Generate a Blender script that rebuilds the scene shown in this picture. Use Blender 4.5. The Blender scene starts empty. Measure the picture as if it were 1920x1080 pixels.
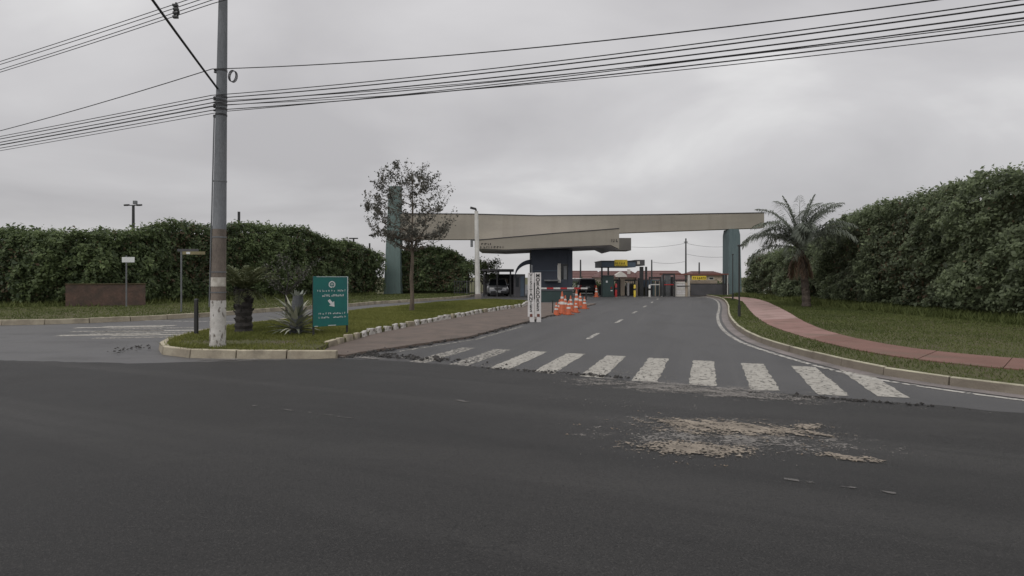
import bpy, bmesh, math, random
import numpy as np
from mathutils import Vector, Matrix, noise as mnoise

random.seed(7)
rng = np.random.default_rng(7)
R = math.radians
S = bpy.context.scene
COL = S.collection

# ------------------------------------------------------------------ camera
CAM_H = 1.6
cam_d = bpy.data.cameras.new('camera')
cam = bpy.data.objects.new('camera', cam_d)
COL.objects.link(cam)
cam.location = (0, 0, CAM_H)
cam.rotation_euler = (R(90), 0, 0)
cam_d.sensor_width = 36.0
cam_d.lens = 36.0 * 1110 / 1920
cam_d.shift_y = -20 / 1920.0
cam_d.clip_start = 0.1
cam_d.clip_end = 6000
S.camera = cam

# ------------------------------------------------------------------ sky, sun, exposure
SKY_OFF = (-21.05, 20.68, -12.31)
SUN_EL, SUN_AZ = R(48), R(215)
world = bpy.data.worlds.new('World')
S.world = world
world.use_nodes = True
nt = world.node_tree
nt.nodes.clear()
N = nt.nodes.new
L = nt.links.new


def mnode(tree, op, a, b=None, c=None):
    n = tree.nodes.new('ShaderNodeMath')
    n.operation = op
    for i, v in enumerate((a, b, c)):
        if v is None:
            continue
        if isinstance(v, (int, float)):
            n.inputs[i].default_value = v
        else:
            tree.links.new(v, n.inputs[i])
    return n.outputs[0]


out = N('ShaderNodeOutputWorld')
sky = N('ShaderNodeTexSky')
sky.sky_type = 'NISHITA'
sky.sun_disc = False
sky.sun_elevation = SUN_EL
sky.sun_rotation = SUN_AZ
bg1 = N('ShaderNodeBackground')
bg1.inputs[1].default_value = 0.08
L(sky.outputs[0], bg1.inputs[0])
tc = N('ShaderNodeTexCoord')
sx = N('ShaderNodeSeparateXYZ')
L(tc.outputs['Generated'], sx.inputs[0])
zc = mnode(nt, 'ADD', mnode(nt, 'MAXIMUM', sx.outputs[2], 0.0), 0.34)
cx = N('ShaderNodeCombineXYZ')
L(mnode(nt, 'DIVIDE', sx.outputs[0], zc), cx.inputs[0])
L(mnode(nt, 'DIVIDE', sx.outputs[1], zc), cx.inputs[1])
mp = N('ShaderNodeMapping')
mp.inputs['Rotation'].default_value = (0, 0, R(-28))
mp.inputs['Scale'].default_value = (0.75, 1.0, 1.0)
mp.inputs['Location'].default_value = SKY_OFF
L(cx.outputs[0], mp.inputs[0])
n1 = N('ShaderNodeTexNoise')
n1.inputs['Scale'].default_value = 1.25
n1.inputs['Detail'].default_value = 6
n1.inputs['Roughness'].default_value = 0.48
n1.inputs['Distortion'].default_value = 0.35
L(mp.outputs[0], n1.inputs['Vector'])
cr = N('ShaderNodeValToRGB')
e = cr.color_ramp.elements
e[0].position, e[0].color = 0.38, (0.455, 0.445, 0.455, 1)
e[1].position, e[1].color = 0.70, (0.765, 0.76, 0.755, 1)
m_ = e.new(0.545)
m_.color = (0.565, 0.555, 0.563, 1)
L(n1.outputs['Fac'], cr.inputs[0])
# an overcast sky is a little brighter overhead than at the horizon
grad = mnode(nt, 'ADD', mnode(nt, 'MULTIPLY', mnode(nt, 'MAXIMUM', sx.outputs[2], 0.0), 0.55), 0.98)
bg2 = N('ShaderNodeBackground')
L(cr.outputs[0], bg2.inputs[0])
L(grad, bg2.inputs[1])
mx = N('ShaderNodeMixShader')
mx.inputs[0].default_value = 0.95
L(bg1.outputs[0], mx.inputs[1])
L(bg2.outputs[0], mx.inputs[2])
L(mx.outputs[0], out.inputs[0])

sun_d = bpy.data.lights.new('sun', 'SUN')
sun_d.energy = 0.9
sun_d.angle = R(40)
sun_d.color = (1.0, 0.97, 0.93)
sun = bpy.data.objects.new('sun', sun_d)
COL.objects.link(sun)
sun.rotation_euler = (R(90) - SUN_EL, 0, R(180) - SUN_AZ + R(0))
sun.location = (0, 0, 60)

S.view_settings.view_transform = 'Standard'
S.view_settings.look = 'None'
S.view_settings.exposure = 0.0
S.view_settings.gamma = 1.0
S.view_settings.use_curve_mapping = False
S.render.engine = 'CYCLES'
S.cycles.max_bounces = 6
S.cycles.diffuse_bounces = 3
S.cycles.transparent_max_bounces = 12


# ------------------------------------------------------------------ measuring helpers (photo pixel -> place)
def at(px, py, Y):
    return Vector(((px - 960) / 1110 * Y, Y, CAM_H + (520 - py) / 1110 * Y))


def gd(px, py, z=0.0):
    Y = (CAM_H - z) * 1110 / (py - 520)
    return Vector(((px - 960) / 1110 * Y, Y, z))


# ------------------------------------------------------------------ materials
def mat(name, c1, c2=None, scale=3.0, rough=0.7, bump=0.0, bscale=60.0, fine=0.0, detail=5, metal=0.0,
        lo=0.35, hi=0.65, spec=0.5, rvar=0.0, stretch=None):
    m = bpy.data.materials.new(name)
    m.use_nodes = True
    t = m.node_tree
    b = t.nodes['Principled BSDF']
    b.inputs['Roughness'].default_value = rough
    b.inputs['Metallic'].default_value = metal
    b.inputs['Specular IOR Level'].default_value = spec
    co = t.nodes.new('ShaderNodeTexCoord')
    vec = co.outputs['Object']
    if stretch:
        mp = t.nodes.new('ShaderNodeMapping')
        mp.inputs['Scale'].default_value = stretch
        t.links.new(vec, mp.inputs[0])
        vec = mp.outputs[0]
    if c2 is None:
        c2 = tuple(x * 0.75 for x in c1)
    nz = t.nodes.new('ShaderNodeTexNoise')
    nz.inputs['Scale'].default_value = scale
    nz.inputs['Detail'].default_value = detail
    nz.inputs['Roughness'].default_value = 0.6
    t.links.new(vec, nz.inputs['Vector'])
    rp = t.nodes.new('ShaderNodeValToRGB')
    rp.color_ramp.elements[0].position = lo
    rp.color_ramp.elements[1].position = hi
    rp.color_ramp.elements[0].color = (*c1, 1)
    rp.color_ramp.elements[1].color = (*c2, 1)
    t.links.new(nz.outputs['Fac'], rp.inputs[0])
    col = rp.outputs[0]
    if fine > 0:
        nf = t.nodes.new('ShaderNodeTexNoise')
        nf.inputs['Scale'].default_value = bscale
        nf.inputs['Detail'].default_value = 3
        t.links.new(vec, nf.inputs['Vector'])
        v = mnode(t, 'ADD', mnode(t, 'MULTIPLY', mnode(t, 'SUBTRACT', nf.outputs['Fac'], 0.5), fine * 4), 1.0)
        mxn = t.nodes.new('ShaderNodeVectorMath')
        mxn.operation = 'SCALE'
        t.links.new(col, mxn.inputs[0])
        t.links.new(v, mxn.inputs['Scale'])
        col = mxn.outputs[0]
    t.links.new(col, b.inputs['Base Color'])
    if rvar > 0:
        t.links.new(mnode(t, 'ADD', mnode(t, 'MULTIPLY', mnode(t, 'SUBTRACT', nz.outputs['Fac'], 0.5), rvar * 2), rough),
                    b.inputs['Roughness'])
    if bump > 0:
        nb = t.nodes.new('ShaderNodeTexNoise')
        nb.inputs['Scale'].default_value = bscale
        nb.inputs['Detail'].default_value = 4
        t.links.new(vec, nb.inputs['Vector'])
        bp = t.nodes.new('ShaderNodeBump')
        bp.inputs['Strength'].default_value = bump
        bp.inputs['Distance'].default_value = 0.02
        t.links.new(nb.outputs['Fac'], bp.inputs['Height'])
        t.links.new(bp.outputs[0], b.inputs['Normal'])
    return m


def add_node_color_layer(m, fac_socket, colour):
    t = m.node_tree
    b = t.nodes['Principled BSDF']
    old = b.inputs['Base Color'].links[0].from_socket
    mixn = t.nodes.new('ShaderNodeMix')
    mixn.data_type = 'RGBA'
    t.links.new(fac_socket, mixn.inputs['Factor'])
    t.links.new(old, mixn.inputs['A'])
    mixn.inputs['B'].default_value = (*colour, 1)
    t.links.new(mixn.outputs['Result'], b.inputs['Base Color'])


def noise_mask(m, scale, lo, hi, detail=4, stretch=None, off=(0, 0, 0), distort=0.0, rot=0.0):
    t = m.node_tree
    co = t.nodes.new('ShaderNodeTexCoord')
    mp = t.nodes.new('ShaderNodeMapping')
    mp.inputs['Scale'].default_value = stretch or (1, 1, 1)
    mp.inputs['Location'].default_value = off
    src = co.outputs['Object']
    if rot:
        vr = t.nodes.new('ShaderNodeVectorRotate')
        vr.rotation_type = 'Z_AXIS'
        vr.inputs['Angle'].default_value = rot
        t.links.new(src, vr.inputs['Vector'])
        src = vr.outputs[0]
    t.links.new(src, mp.inputs[0])
    nz = t.nodes.new('ShaderNodeTexNoise')
    nz.inputs['Scale'].default_value = scale
    nz.inputs['Detail'].default_value = detail
    nz.inputs['Distortion'].default_value = distort
    t.links.new(mp.outputs[0], nz.inputs['Vector'])
    mr = t.nodes.new('ShaderNodeMapRange')
    mr.inputs['From Min'].default_value = lo
    mr.inputs['From Max'].default_value = hi
    t.links.new(nz.outputs['Fac'], mr.inputs['Value'])
    return mr.outputs[0]


def cracks(m, scale, width, strength, colour):
    t = m.node_tree
    co = t.nodes.new('ShaderNodeTexCoord')
    nz = t.nodes.new('ShaderNodeTexNoise')
    nz.inputs['Scale'].default_value = scale * 2.2
    nz.inputs['Detail'].default_value = 4
    t.links.new(co.outputs['Object'], nz.inputs['Vector'])
    va = t.nodes.new('ShaderNodeVectorMath')
    va.operation = 'MULTIPLY_ADD'
    t.links.new(nz.outputs['Color'], va.inputs[0])
    va.inputs[1].default_value = (0.9 / scale,) * 3
    t.links.new(co.outputs['Object'], va.inputs[2])
    vo = t.nodes.new('ShaderNodeTexVoronoi')
    vo.feature = 'DISTANCE_TO_EDGE'
    vo.inputs['Scale'].default_value = scale
    t.links.new(va.outputs[0], vo.inputs['Vector'])
    mr = t.nodes.new('ShaderNodeMapRange')
    mr.inputs['From Min'].default_value = 0.0
    mr.inputs['From Max'].default_value = width
    mr.inputs['To Min'].default_value = strength
    mr.inputs['To Max'].default_value = 0.0
    t.links.new(vo.outputs['Distance'], mr.inputs['Value'])
    gate = noise_mask(m, 0.5, 0.5, 0.62, off=(3, 1, 0))
    add_node_color_layer(m, mnode(t, 'MULTIPLY', mr.outputs[0], gate), colour)


def paint_mat(name, colour, wear_lo, wear_hi, scale=14.0, dirt=(0.16, 0.15, 0.13)):
    """road paint with real holes where it has worn off"""
    m = mat(name, colour, tuple(a * 0.5 + b * 0.5 for a, b in zip(colour, dirt)), scale=5, rough=0.75, lo=0.42, hi=0.75,
            fine=0.12, bscale=90)
    t = m.node_tree
    b = t.nodes['Principled BSDF']
    a = noise_mask(m, scale, wear_lo, wear_hi, detail=7)
    t.links.new(a, b.inputs['Alpha'])
    return m


def leaf_mat(name, dark, light, rough=0.55, translucent=0.25):
    m = bpy.data.materials.new(name)
    m.use_nodes = True
    t = m.node_tree
    b = t.nodes['Principled BSDF']
    b.inputs['Roughness'].default_value = rough
    b.inputs['Specular IOR Level'].default_value = 0.35
    at_ = t.nodes.new('ShaderNodeAttribute')
    at_.attribute_name = 'tone'
    rp = t.nodes.new('ShaderNodeValToRGB')
    rp.color_ramp.elements[0].color = (*dark, 1)
    rp.color_ramp.elements[1].color = (*light, 1)
    t.links.new(at_.outputs['Fac'], rp.inputs[0])
    t.links.new(rp.outputs[0], b.inputs['Base Color'])
    tr = t.nodes.new('ShaderNodeBsdfTranslucent')
    t.links.new(rp.outputs[0], tr.inputs[0])
    mix = t.nodes.new('ShaderNodeMixShader')
    mix.inputs[0].default_value = translucent
    t.links.new(b.outputs[0], mix.inputs[1])
    t.links.new(tr.outputs[0], mix.inputs[2])
    t.links.new(mix.outputs[0], t.nodes['Material Output'].inputs[0])
    return m


M = {}
# fresh asphalt of the avenue
a = M['avenue'] = mat('avenue_asphalt', (0.018, 0.0175, 0.017), (0.031, 0.030, 0.029), scale=0.35, spec=0.32, rough=0.56, bump=0.5,
                      bscale=160, fine=0.16, lo=0.3, hi=0.7, rvar=0.16)
add_node_color_layer(a, mnode(a.node_tree, 'MULTIPLY', noise_mask(a, 0.9, 0.55, 0.8, detail=6, stretch=(0.5, 2.2, 1), off=(4, 2, 0), distort=0.6), 0.34), (0.066, 0.063, 0.058))
add_node_color_layer(a, mnode(a.node_tree, 'MULTIPLY', noise_mask(a, 30, 0.66, 0.72, detail=2), 0.30), (0.10, 0.095, 0.088))
AVR = 0.437      # turns the avenue's direction onto x
add_node_color_layer(a, mnode(a.node_tree, 'MULTIPLY', noise_mask(a, 1.0, 0.50, 0.72, detail=4, stretch=(0.05, 0.95, 1), off=(0, 3.3, 0), distort=0.3, rot=AVR), 0.65), (0.060, 0.058, 0.055))
add_node_color_layer(a, mnode(a.node_tree, 'MULTIPLY', noise_mask(a, 1.0, 0.56, 0.70, detail=5, stretch=(0.12, 2.6, 1), off=(5, 1.3, 0), distort=0.4, rot=AVR), 0.45), (0.010, 0.010, 0.010))
add_node_color_layer(a, mnode(a.node_tree, 'MULTIPLY', noise_mask(a, 0.8, 0.66, 0.74, detail=7, off=(9, 2, 0), distort=1.2), 0.5), (0.012, 0.012, 0.012))
add_node_color_layer(a, mnode(a.node_tree, 'MULTIPLY', noise_mask(a, 85, 0.58, 0.66, detail=1), 0.5), (0.085, 0.08, 0.076))
add_node_color_layer(a, mnode(a.node_tree, 'MULTIPLY', noise_mask(a, 70, 0.58, 0.66, detail=1, off=(3, 8, 0)), 0.7), (0.008, 0.008, 0.008))
cracks(a, 0.38, 0.006, 0.7, (0.008, 0.008, 0.008))
a = M['road'] = mat('old_asphalt', (0.066, 0.066, 0.067), (0.102, 0.101, 0.101), scale=0.5, rough=0.66, bump=0.5, bscale=140,
                    fine=0.2, lo=0.3, hi=0.7, rvar=0.14)
add_node_color_layer(a, mnode(a.node_tree, 'MULTIPLY', noise_mask(a, 0.55, 0.52, 0.75, detail=7, stretch=(1.6, 0.5, 1), distort=0.5), 0.5), (0.055, 0.054, 0.053))
add_node_color_layer(a, mnode(a.node_tree, 'MULTIPLY', noise_mask(a, 40, 0.64, 0.7, detail=2), 0.4), (0.2, 0.19, 0.17))
add_node_color_layer(a, mnode(a.node_tree, 'MULTIPLY', noise_mask(a, 1.0, 0.48, 0.66, detail=4, stretch=(0.75, 0.035, 1), off=(2, 0, 0), distort=0.2, rot=0.305), 0.45), (0.052, 0.051, 0.050))
add_node_color_layer(a, mnode(a.node_tree, 'MULTIPLY', noise_mask(a, 1.0, 0.56, 0.7, detail=4, stretch=(2.2, 0.06, 1), off=(7, 0, 0), distort=0.3, rot=0.305), 0.4), (0.125, 0.122, 0.118))
cracks(a, 0.8, 0.012, 0.55, (0.03, 0.03, 0.03))
a = M['side_road'] = mat('side_asphalt', (0.088, 0.087, 0.088), (0.12, 0.118, 0.117), scale=0.45, rough=0.5, bump=0.4, bscale=140,
                         fine=0.2, lo=0.3, hi=0.7, rvar=0.2)
add_node_color_layer(a, mnode(a.node_tree, 'MULTIPLY', noise_mask(a, 0.7, 0.5, 0.72, detail=7, stretch=(0.6, 1.6, 1), off=(1, 5, 0), distort=0.6), 0.6), (0.045, 0.044, 0.043))
cracks(a, 0.7, 0.012, 0.6, (0.03, 0.03, 0.03))
M['sidewalk'] = mat('brown_pavement', (0.175, 0.135, 0.112), (0.125, 0.10, 0.085), scale=1.6, rough=0.85, bump=0.5, bscale=70, fine=0.2)
add_node_color_layer(M['sidewalk'], mnode(M['sidewalk'].node_tree, 'MULTIPLY', noise_mask(M['sidewalk'], 3, 0.55, 0.75, detail=6), 0.6), (0.09, 0.08, 0.06))
M['soil'] = mat('red_soil', (0.12, 0.085, 0.05), (0.06, 0.055, 0.025), scale=0.8, rough=0.95, bump=0.6, bscale=30, fine=0.2)
a = M['turf'] = mat('turf', (0.070, 0.076, 0.022), (0.098, 0.092, 0.036), scale=0.9, rough=0.95, bump=0.8, bscale=45, fine=0.3)
add_node_color_layer(a, mnode(a.node_tree, 'MULTIPLY', noise_mask(a, 1.3, 0.55, 0.7, detail=6), 0.75), (0.11, 0.085, 0.055))
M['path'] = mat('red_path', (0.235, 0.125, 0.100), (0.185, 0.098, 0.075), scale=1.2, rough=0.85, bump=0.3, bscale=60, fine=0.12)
M['path_pale'] = mat('pale_red_path', (0.44, 0.30, 0.272), (0.36, 0.235, 0.21), scale=1.2, rough=0.85, bump=0.3, bscale=60, fine=0.12)
M['path_mid'] = mat('mid_red_path', (0.32, 0.185, 0.160), (0.25, 0.145, 0.12), scale=1.2, rough=0.85, bump=0.3, bscale=60, fine=0.12)
M['kerb'] = mat('worn_cream_kerb_paint', (0.52, 0.47, 0.35), (0.30, 0.26, 0.19), scale=2.6, rough=0.85, bump=0.5, bscale=40, fine=0.15, lo=0.38, hi=0.7)
M['kerb_y'] = mat('pale_yellow_kerb_paint', (0.56, 0.53, 0.39), (0.40, 0.37, 0.28), scale=3.0, rough=0.8, bump=0.4, bscale=40, fine=0.12)
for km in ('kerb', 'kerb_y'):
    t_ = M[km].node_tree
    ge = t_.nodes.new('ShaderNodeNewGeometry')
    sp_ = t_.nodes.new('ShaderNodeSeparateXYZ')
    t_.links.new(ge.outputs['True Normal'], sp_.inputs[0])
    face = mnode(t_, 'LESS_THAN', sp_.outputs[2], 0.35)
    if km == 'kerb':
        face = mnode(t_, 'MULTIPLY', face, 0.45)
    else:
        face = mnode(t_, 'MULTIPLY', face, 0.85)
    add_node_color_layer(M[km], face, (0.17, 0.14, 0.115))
    add_node_color_layer(M[km], mnode(t_, 'MULTIPLY', noise_mask(M[km], 2.2, 0.5, 0.68, detail=6), 0.55), (0.13, 0.11, 0.085))
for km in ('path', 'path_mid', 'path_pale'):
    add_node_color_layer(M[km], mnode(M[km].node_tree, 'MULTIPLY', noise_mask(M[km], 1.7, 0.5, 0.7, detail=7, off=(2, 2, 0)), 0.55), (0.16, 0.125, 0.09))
M['concrete'] = mat('gutter_concrete', (0.27, 0.235, 0.225), (0.17, 0.155, 0.145), scale=1.8, rough=0.85, bump=0.4, bscale=50, fine=0.15)
M['rubble'] = mat('broken_asphalt', (0.035, 0.034, 0.033), (0.07, 0.065, 0.06), scale=6, rough=0.9, bump=0.5, bscale=60)
M['gravel'] = mat('grey_gravel', (0.34, 0.32, 0.29), (0.17, 0.16, 0.15), scale=9, rough=0.9)
M['sand'] = mat('tan_sand', (0.35, 0.285, 0.22), (0.23, 0.185, 0.14), scale=5, rough=0.95, bump=0.6, bscale=70, fine=0.25)
def cover_mat(name, c1, c2, soft, nscale, top=1.0):
    """grit that thins out towards its edge; 'cover' is the amount lying there"""
    m = mat(name, c1, c2, scale=5, rough=0.95, bump=0.5, bscale=70, fine=0.25)
    t = m.node_tree
    at_ = t.nodes.new('ShaderNodeAttribute')
    at_.attribute_name = 'cover'
    big = noise_mask(m, 34, 0.0, 1.0, detail=6)
    v = mnode(t, 'ADD', at_.outputs['Fac'], mnode(t, 'MULTIPLY', mnode(t, 'SUBTRACT', big, 0.5), nscale))
    mr = t.nodes.new('ShaderNodeMapRange')
    mr.inputs['From Min'].default_value = 0.0
    mr.inputs['From Max'].default_value = soft
    mr.inputs['To Max'].default_value = top
    t.links.new(v, mr.inputs['Value'])
    t.links.new(mr.outputs[0], t.nodes['Principled BSDF'].inputs['Alpha'])
    return m


M['sand_sheet'] = cover_mat('tan_sand_smear', (0.36, 0.31, 0.25), (0.21, 0.18, 0.145), 0.30, 3.4, 0.92)
M['dust'] = cover_mat('grey_road_dust', (0.32, 0.30, 0.275), (0.18, 0.17, 0.16), 0.30, 3.2, 0.75)
M['zebra'] = paint_mat('zebra_paint', (0.43, 0.41, 0.365), 0.37, 0.43)
M['zebra_worn'] = paint_mat('zebra_paint_worn', (0.40, 0.38, 0.34), 0.45, 0.52)
M['line'] = paint_mat('line_paint', (0.50, 0.48, 0.44), 0.40, 0.48, scale=9)
M['line_faint'] = paint_mat('line_paint_faint', (0.115, 0.11, 0.105), 0.50, 0.58, scale=7)
M['pole'] = mat('pole_concrete', (0.215, 0.225, 0.238), (0.145, 0.155, 0.165), scale=2.2, rough=0.85, bump=0.3, bscale=50, fine=0.15, stretch=(1, 1, 0.25))
M['pole_low'] = mat('pole_dirty_concrete', (0.21, 0.175, 0.145), (0.12, 0.10, 0.085), scale=3, rough=0.9, bump=0.3, bscale=50, fine=0.2, stretch=(1, 1, 0.4))
a = M['pole_white'] = mat('pole_flaking_white', (0.62, 0.60, 0.57), (0.42, 0.40, 0.37), scale=4, rough=0.85, fine=0.1)
add_node_color_layer(a, noise_mask(a, 13, 0.57, 0.62, detail=5, stretch=(1, 1, 0.5)), (0.17, 0.15, 0.13))
M['paper'] = mat('weathered_paper', (0.58, 0.55, 0.49), (0.38, 0.35, 0.30), scale=9, rough=0.9)
M['wire'] = mat('black_cable', (0.03, 0.03, 0.033), rough=0.6)
M['dark_metal'] = mat('dark_metal', (0.032, 0.033, 0.036), (0.05, 0.05, 0.05), rough=0.5, metal=0.2)
M['dark_post'] = mat('dark_post', (0.02, 0.022, 0.024), (0.035, 0.033, 0.03), rough=0.6)
M['grey_metal'] = mat('grey_metal', (0.22, 0.23, 0.24), (0.15, 0.155, 0.16), rough=0.45, metal=0.5)
M['white_metal'] = mat('white_pole_paint', (0.72, 0.71, 0.68), (0.55, 0.54, 0.51), scale=2, rough=0.55, fine=0.05)
M['sign_teal'] = mat('teal_sign', (0.006, 0.150, 0.130), (0.008, 0.122, 0.118), scale=2, rough=0.42)
M['sign_white'] = mat('sign_white', (0.72, 0.74, 0.74), (0.58, 0.60, 0.6), scale=20, rough=0.5)
M['board_white'] = mat('board_white', (0.74, 0.72, 0.71), (0.60, 0.58, 0.57), scale=6, rough=0.6)
WEATHER = [('board_white', (0.36, 0.33, 0.29)), ('sign_teal', (0.02, 0.10, 0.09)), ('white_metal', (0.35, 0.33, 0.29)),
           ('teal_wall', (0.085, 0.105, 0.10)), ('teal_dark', (0.055, 0.085, 0.09))]
M['ink'] = mat('black_lettering', (0.015, 0.015, 0.016), rough=0.6)
M['rust'] = mat('rusty_red_mark', (0.20, 0.075, 0.055), rough=0.8)
M['teal_wall'] = mat('teal_render', (0.150, 0.205, 0.195), (0.115, 0.165, 0.157), scale=0.9, rough=0.85, bump=0.2, bscale=20, fine=0.08, stretch=(1, 1, 0.35))
M['teal_dark'] = mat('teal_pillar_paint', (0.120, 0.165, 0.172), (0.095, 0.135, 0.142), scale=0.9, rough=0.7, bump=0.2, bscale=20, fine=0.08, stretch=(1, 1, 0.3))
M['teal_deep'] = mat('deep_teal_paint', (0.040, 0.068, 0.066), (0.03, 0.052, 0.05), scale=1.2, rough=0.7, fine=0.08)
M['beige'] = mat('beige_render', (0.345, 0.315, 0.262), (0.29, 0.266, 0.225), scale=0.5, rough=0.9, bump=0.15, bscale=12, fine=0.06, stretch=(0.4, 1, 1.6))
a = M['beige']
add_node_color_layer(a, mnode(a.node_tree, 'MULTIPLY', noise_mask(a, 1.0, 0.5, 0.75, detail=6, stretch=(1.6, 1, 0.12), off=(3, 0, 0)), 0.35), (0.22, 0.195, 0.16))
add_node_color_layer(a, mnode(a.node_tree, 'MULTIPLY', noise_mask(a, 1.0, 0.5, 0.7, detail=3, stretch=(0.25, 1, 0.25), off=(8, 0, 0)), 0.25), (0.36, 0.31, 0.27))
M['beige_dark'] = mat('grey_beige_render', (0.24, 0.23, 0.21), (0.19, 0.18, 0.17), scale=0.7, rough=0.9, fine=0.06)
M['flashing'] = mat('dark_flashing', (0.05, 0.05, 0.052), rough=0.5)
M['navy'] = mat('navy_render', (0.055, 0.065, 0.090), (0.045, 0.055, 0.075), scale=1.0, rough=0.7, fine=0.06)
M['glass'] = mat('dark_glass', (0.02, 0.025, 0.03), (0.03, 0.035, 0.04), rough=0.08)
M['soffit'] = mat('white_soffit', (0.74, 0.72, 0.75), (0.66, 0.65, 0.67), rough=0.9)
M['blue_fascia'] = mat('blue_grey_fascia', (0.085, 0.12, 0.165), (0.07, 0.095, 0.13), rough=0.6)
M['yellow'] = mat('yellow_sign', (0.80, 0.60, 0.06), (0.68, 0.50, 0.05), scale=4, rough=0.5)
M['cone'] = mat('orange_cone_plastic', (0.55, 0.120, 0.040), (0.40, 0.090, 0.038), scale=9, rough=0.55)
M['cone_white'] = mat('cone_reflective_band', (0.70, 0.68, 0.64), rough=0.4)
M['roof_tile'] = mat('clay_roof_tiles', (0.205, 0.115, 0.105), (0.15, 0.088, 0.082), scale=3, rough=0.9, stretch=(1, 1, 4))
M['wall_tan'] = mat('tan_house_wall', (0.46, 0.385, 0.30), (0.36, 0.30, 0.24), scale=1.5, rough=0.9)
M['wall_white'] = mat('white_wall', (0.66, 0.63, 0.58), (0.52, 0.50, 0.46), scale=1.5, rough=0.9)
M['wall_dark'] = mat('dark_grey_wall', (0.095, 0.092, 0.098), (0.07, 0.07, 0.075), scale=1.5, rough=0.8)
M['brick_wall'] = mat('red_brown_masonry', (0.12, 0.075, 0.058), (0.07, 0.052, 0.042), scale=2.5, rough=0.9, bump=0.5, bscale=14, fine=0.2)
M['red'] = mat('red_paint', (0.45, 0.03, 0.03), rough=0.5)
M['lamp_red'] = mat('red_lens', (0.40, 0.02, 0.02), rough=0.2)
M['lamp_white'] = mat('clear_lens', (0.75, 0.75, 0.75), rough=0.15)
M['car_silver'] = mat('silver_car_paint', (0.40, 0.41, 0.43), (0.37, 0.38, 0.40), rough=0.28, metal=0.4)
M['car_white'] = mat('white_car_paint', (0.72, 0.72, 0.71), (0.66, 0.66, 0.65), rough=0.28)
M['car_dark'] = mat('dark_car_paint', (0.025, 0.028, 0.032), (0.02, 0.022, 0.026), rough=0.25)
M['tyre'] = mat('tyre_rubber', (0.018, 0.018, 0.018), rough=0.85)
M['bark'] = mat('tree_bark', (0.16, 0.125, 0.095), (0.08, 0.065, 0.05), scale=6, rough=0.95, bump=0.8, bscale=30, stretch=(1, 1, 0.3))
M['bark_dark'] = mat('dark_bark', (0.045, 0.04, 0.036), (0.025, 0.023, 0.022), scale=8, rough=0.95, bump=0.9, bscale=25)
M['palm_bark'] = mat('palm_bark', (0.13, 0.105, 0.085), (0.065, 0.052, 0.045), scale=9, rough=0.95, bump=0.9, bscale=25)
M['hedge_core'] = mat('hedge_core_green', (0.075, 0.090, 0.045), (0.10, 0.105, 0.06), scale=3, rough=1.0)  # leaf green for the solid core inside the hedges
M['hedge'] = leaf_mat('hedge_leaves', (0.040, 0.062, 0.030), (0.180, 0.235, 0.095), translucent=0.35)
M['hedge_r'] = leaf_mat('veiled_hedge_leaves', (0.105, 0.125, 0.085), (0.285, 0.345, 0.190), translucent=0.45)  # leaves lightened and greyed to put a pale veil into their colour
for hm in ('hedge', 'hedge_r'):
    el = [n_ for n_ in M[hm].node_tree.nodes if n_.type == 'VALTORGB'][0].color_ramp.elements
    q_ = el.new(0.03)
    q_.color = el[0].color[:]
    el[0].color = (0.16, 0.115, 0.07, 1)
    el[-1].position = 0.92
M['tree_leaf'] = leaf_mat('sparse_tree_leaves', (0.068, 0.070, 0.060), (0.165, 0.160, 0.135), translucent=0.2)
M['palm_leaf'] = leaf_mat('palm_leaves', (0.11, 0.13, 0.105), (0.24, 0.265, 0.21), translucent=0.3)
M['palm_dead'] = leaf_mat('dead_palm_leaves', (0.11, 0.075, 0.05), (0.22, 0.15, 0.10), translucent=0.1)
M['cycad_leaf'] = leaf_mat('cycad_leaves', (0.085, 0.105, 0.052), (0.22, 0.235, 0.12), translucent=0.1)
M['agave'] = leaf_mat('agave_leaves', (0.10, 0.12, 0.09), (0.46, 0.46, 0.37), translucent=0.05)
M['yucca'] = leaf_mat('pale_stem_leaves', (0.17, 0.19, 0.17), (0.36, 0.38, 0.33), translucent=0.05)
M['yucca_stem'] = mat('grey_plant_stem', (0.125, 0.13, 0.135), (0.085, 0.09, 0.095), scale=8, rough=0.9, bump=0.6, bscale=20, stretch=(1, 1, 2.5))
M['shrub_leaf'] = leaf_mat('shrub_leaves', (0.035, 0.05, 0.02), (0.13, 0.14, 0.055))
M['grass'] = leaf_mat('grass_blades', (0.100, 0.118, 0.026), (0.235, 0.240, 0.068), rough=0.8, translucent=0.3)
M['grass_r'] = leaf_mat('darker_grass_blades', (0.070, 0.092, 0.026), (0.165, 0.190, 0.065), rough=0.8, translucent=0.3)
M['flower'] = leaf_mat('pale_flowers', (0.30, 0.33, 0.28), (0.7, 0.7, 0.64))


for k_, c_ in WEATHER:
    a = M[k_]
    add_node_color_layer(a, mnode(a.node_tree, 'MULTIPLY', noise_mask(a, 1.0, 0.5, 0.75, detail=7, stretch=(5, 5, 0.9), off=(3, 1, 0)), 0.5), c_)


# ------------------------------------------------------------------ object helpers
def prop(o, label=None, cat=None, group=None, kind=None):
    if label:
        o['label'] = label
    if cat:
        o['category'] = cat
    if group:
        o['group'] = group
    if kind:
        o['kind'] = kind
    return o


def thing(name, label, cat, loc=(0, 0, 0), rz=0.0, group=None, kind=None):
    o = bpy.data.objects.new(name, None)
    o.empty_display_size = 0.2
    COL.objects.link(o)
    o.location = loc
    o.rotation_euler = (0, 0, rz)
    return prop(o, label, cat, group, kind)


def link_mesh(name, me, parent=None, loc=(0, 0, 0), rot=(0, 0, 0)):
    o = bpy.data.objects.new(name, me)
    COL.objects.link(o)
    o.location = loc
    o.rotation_euler = rot
    if parent is not None:
        o.parent = parent
    return o


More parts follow.
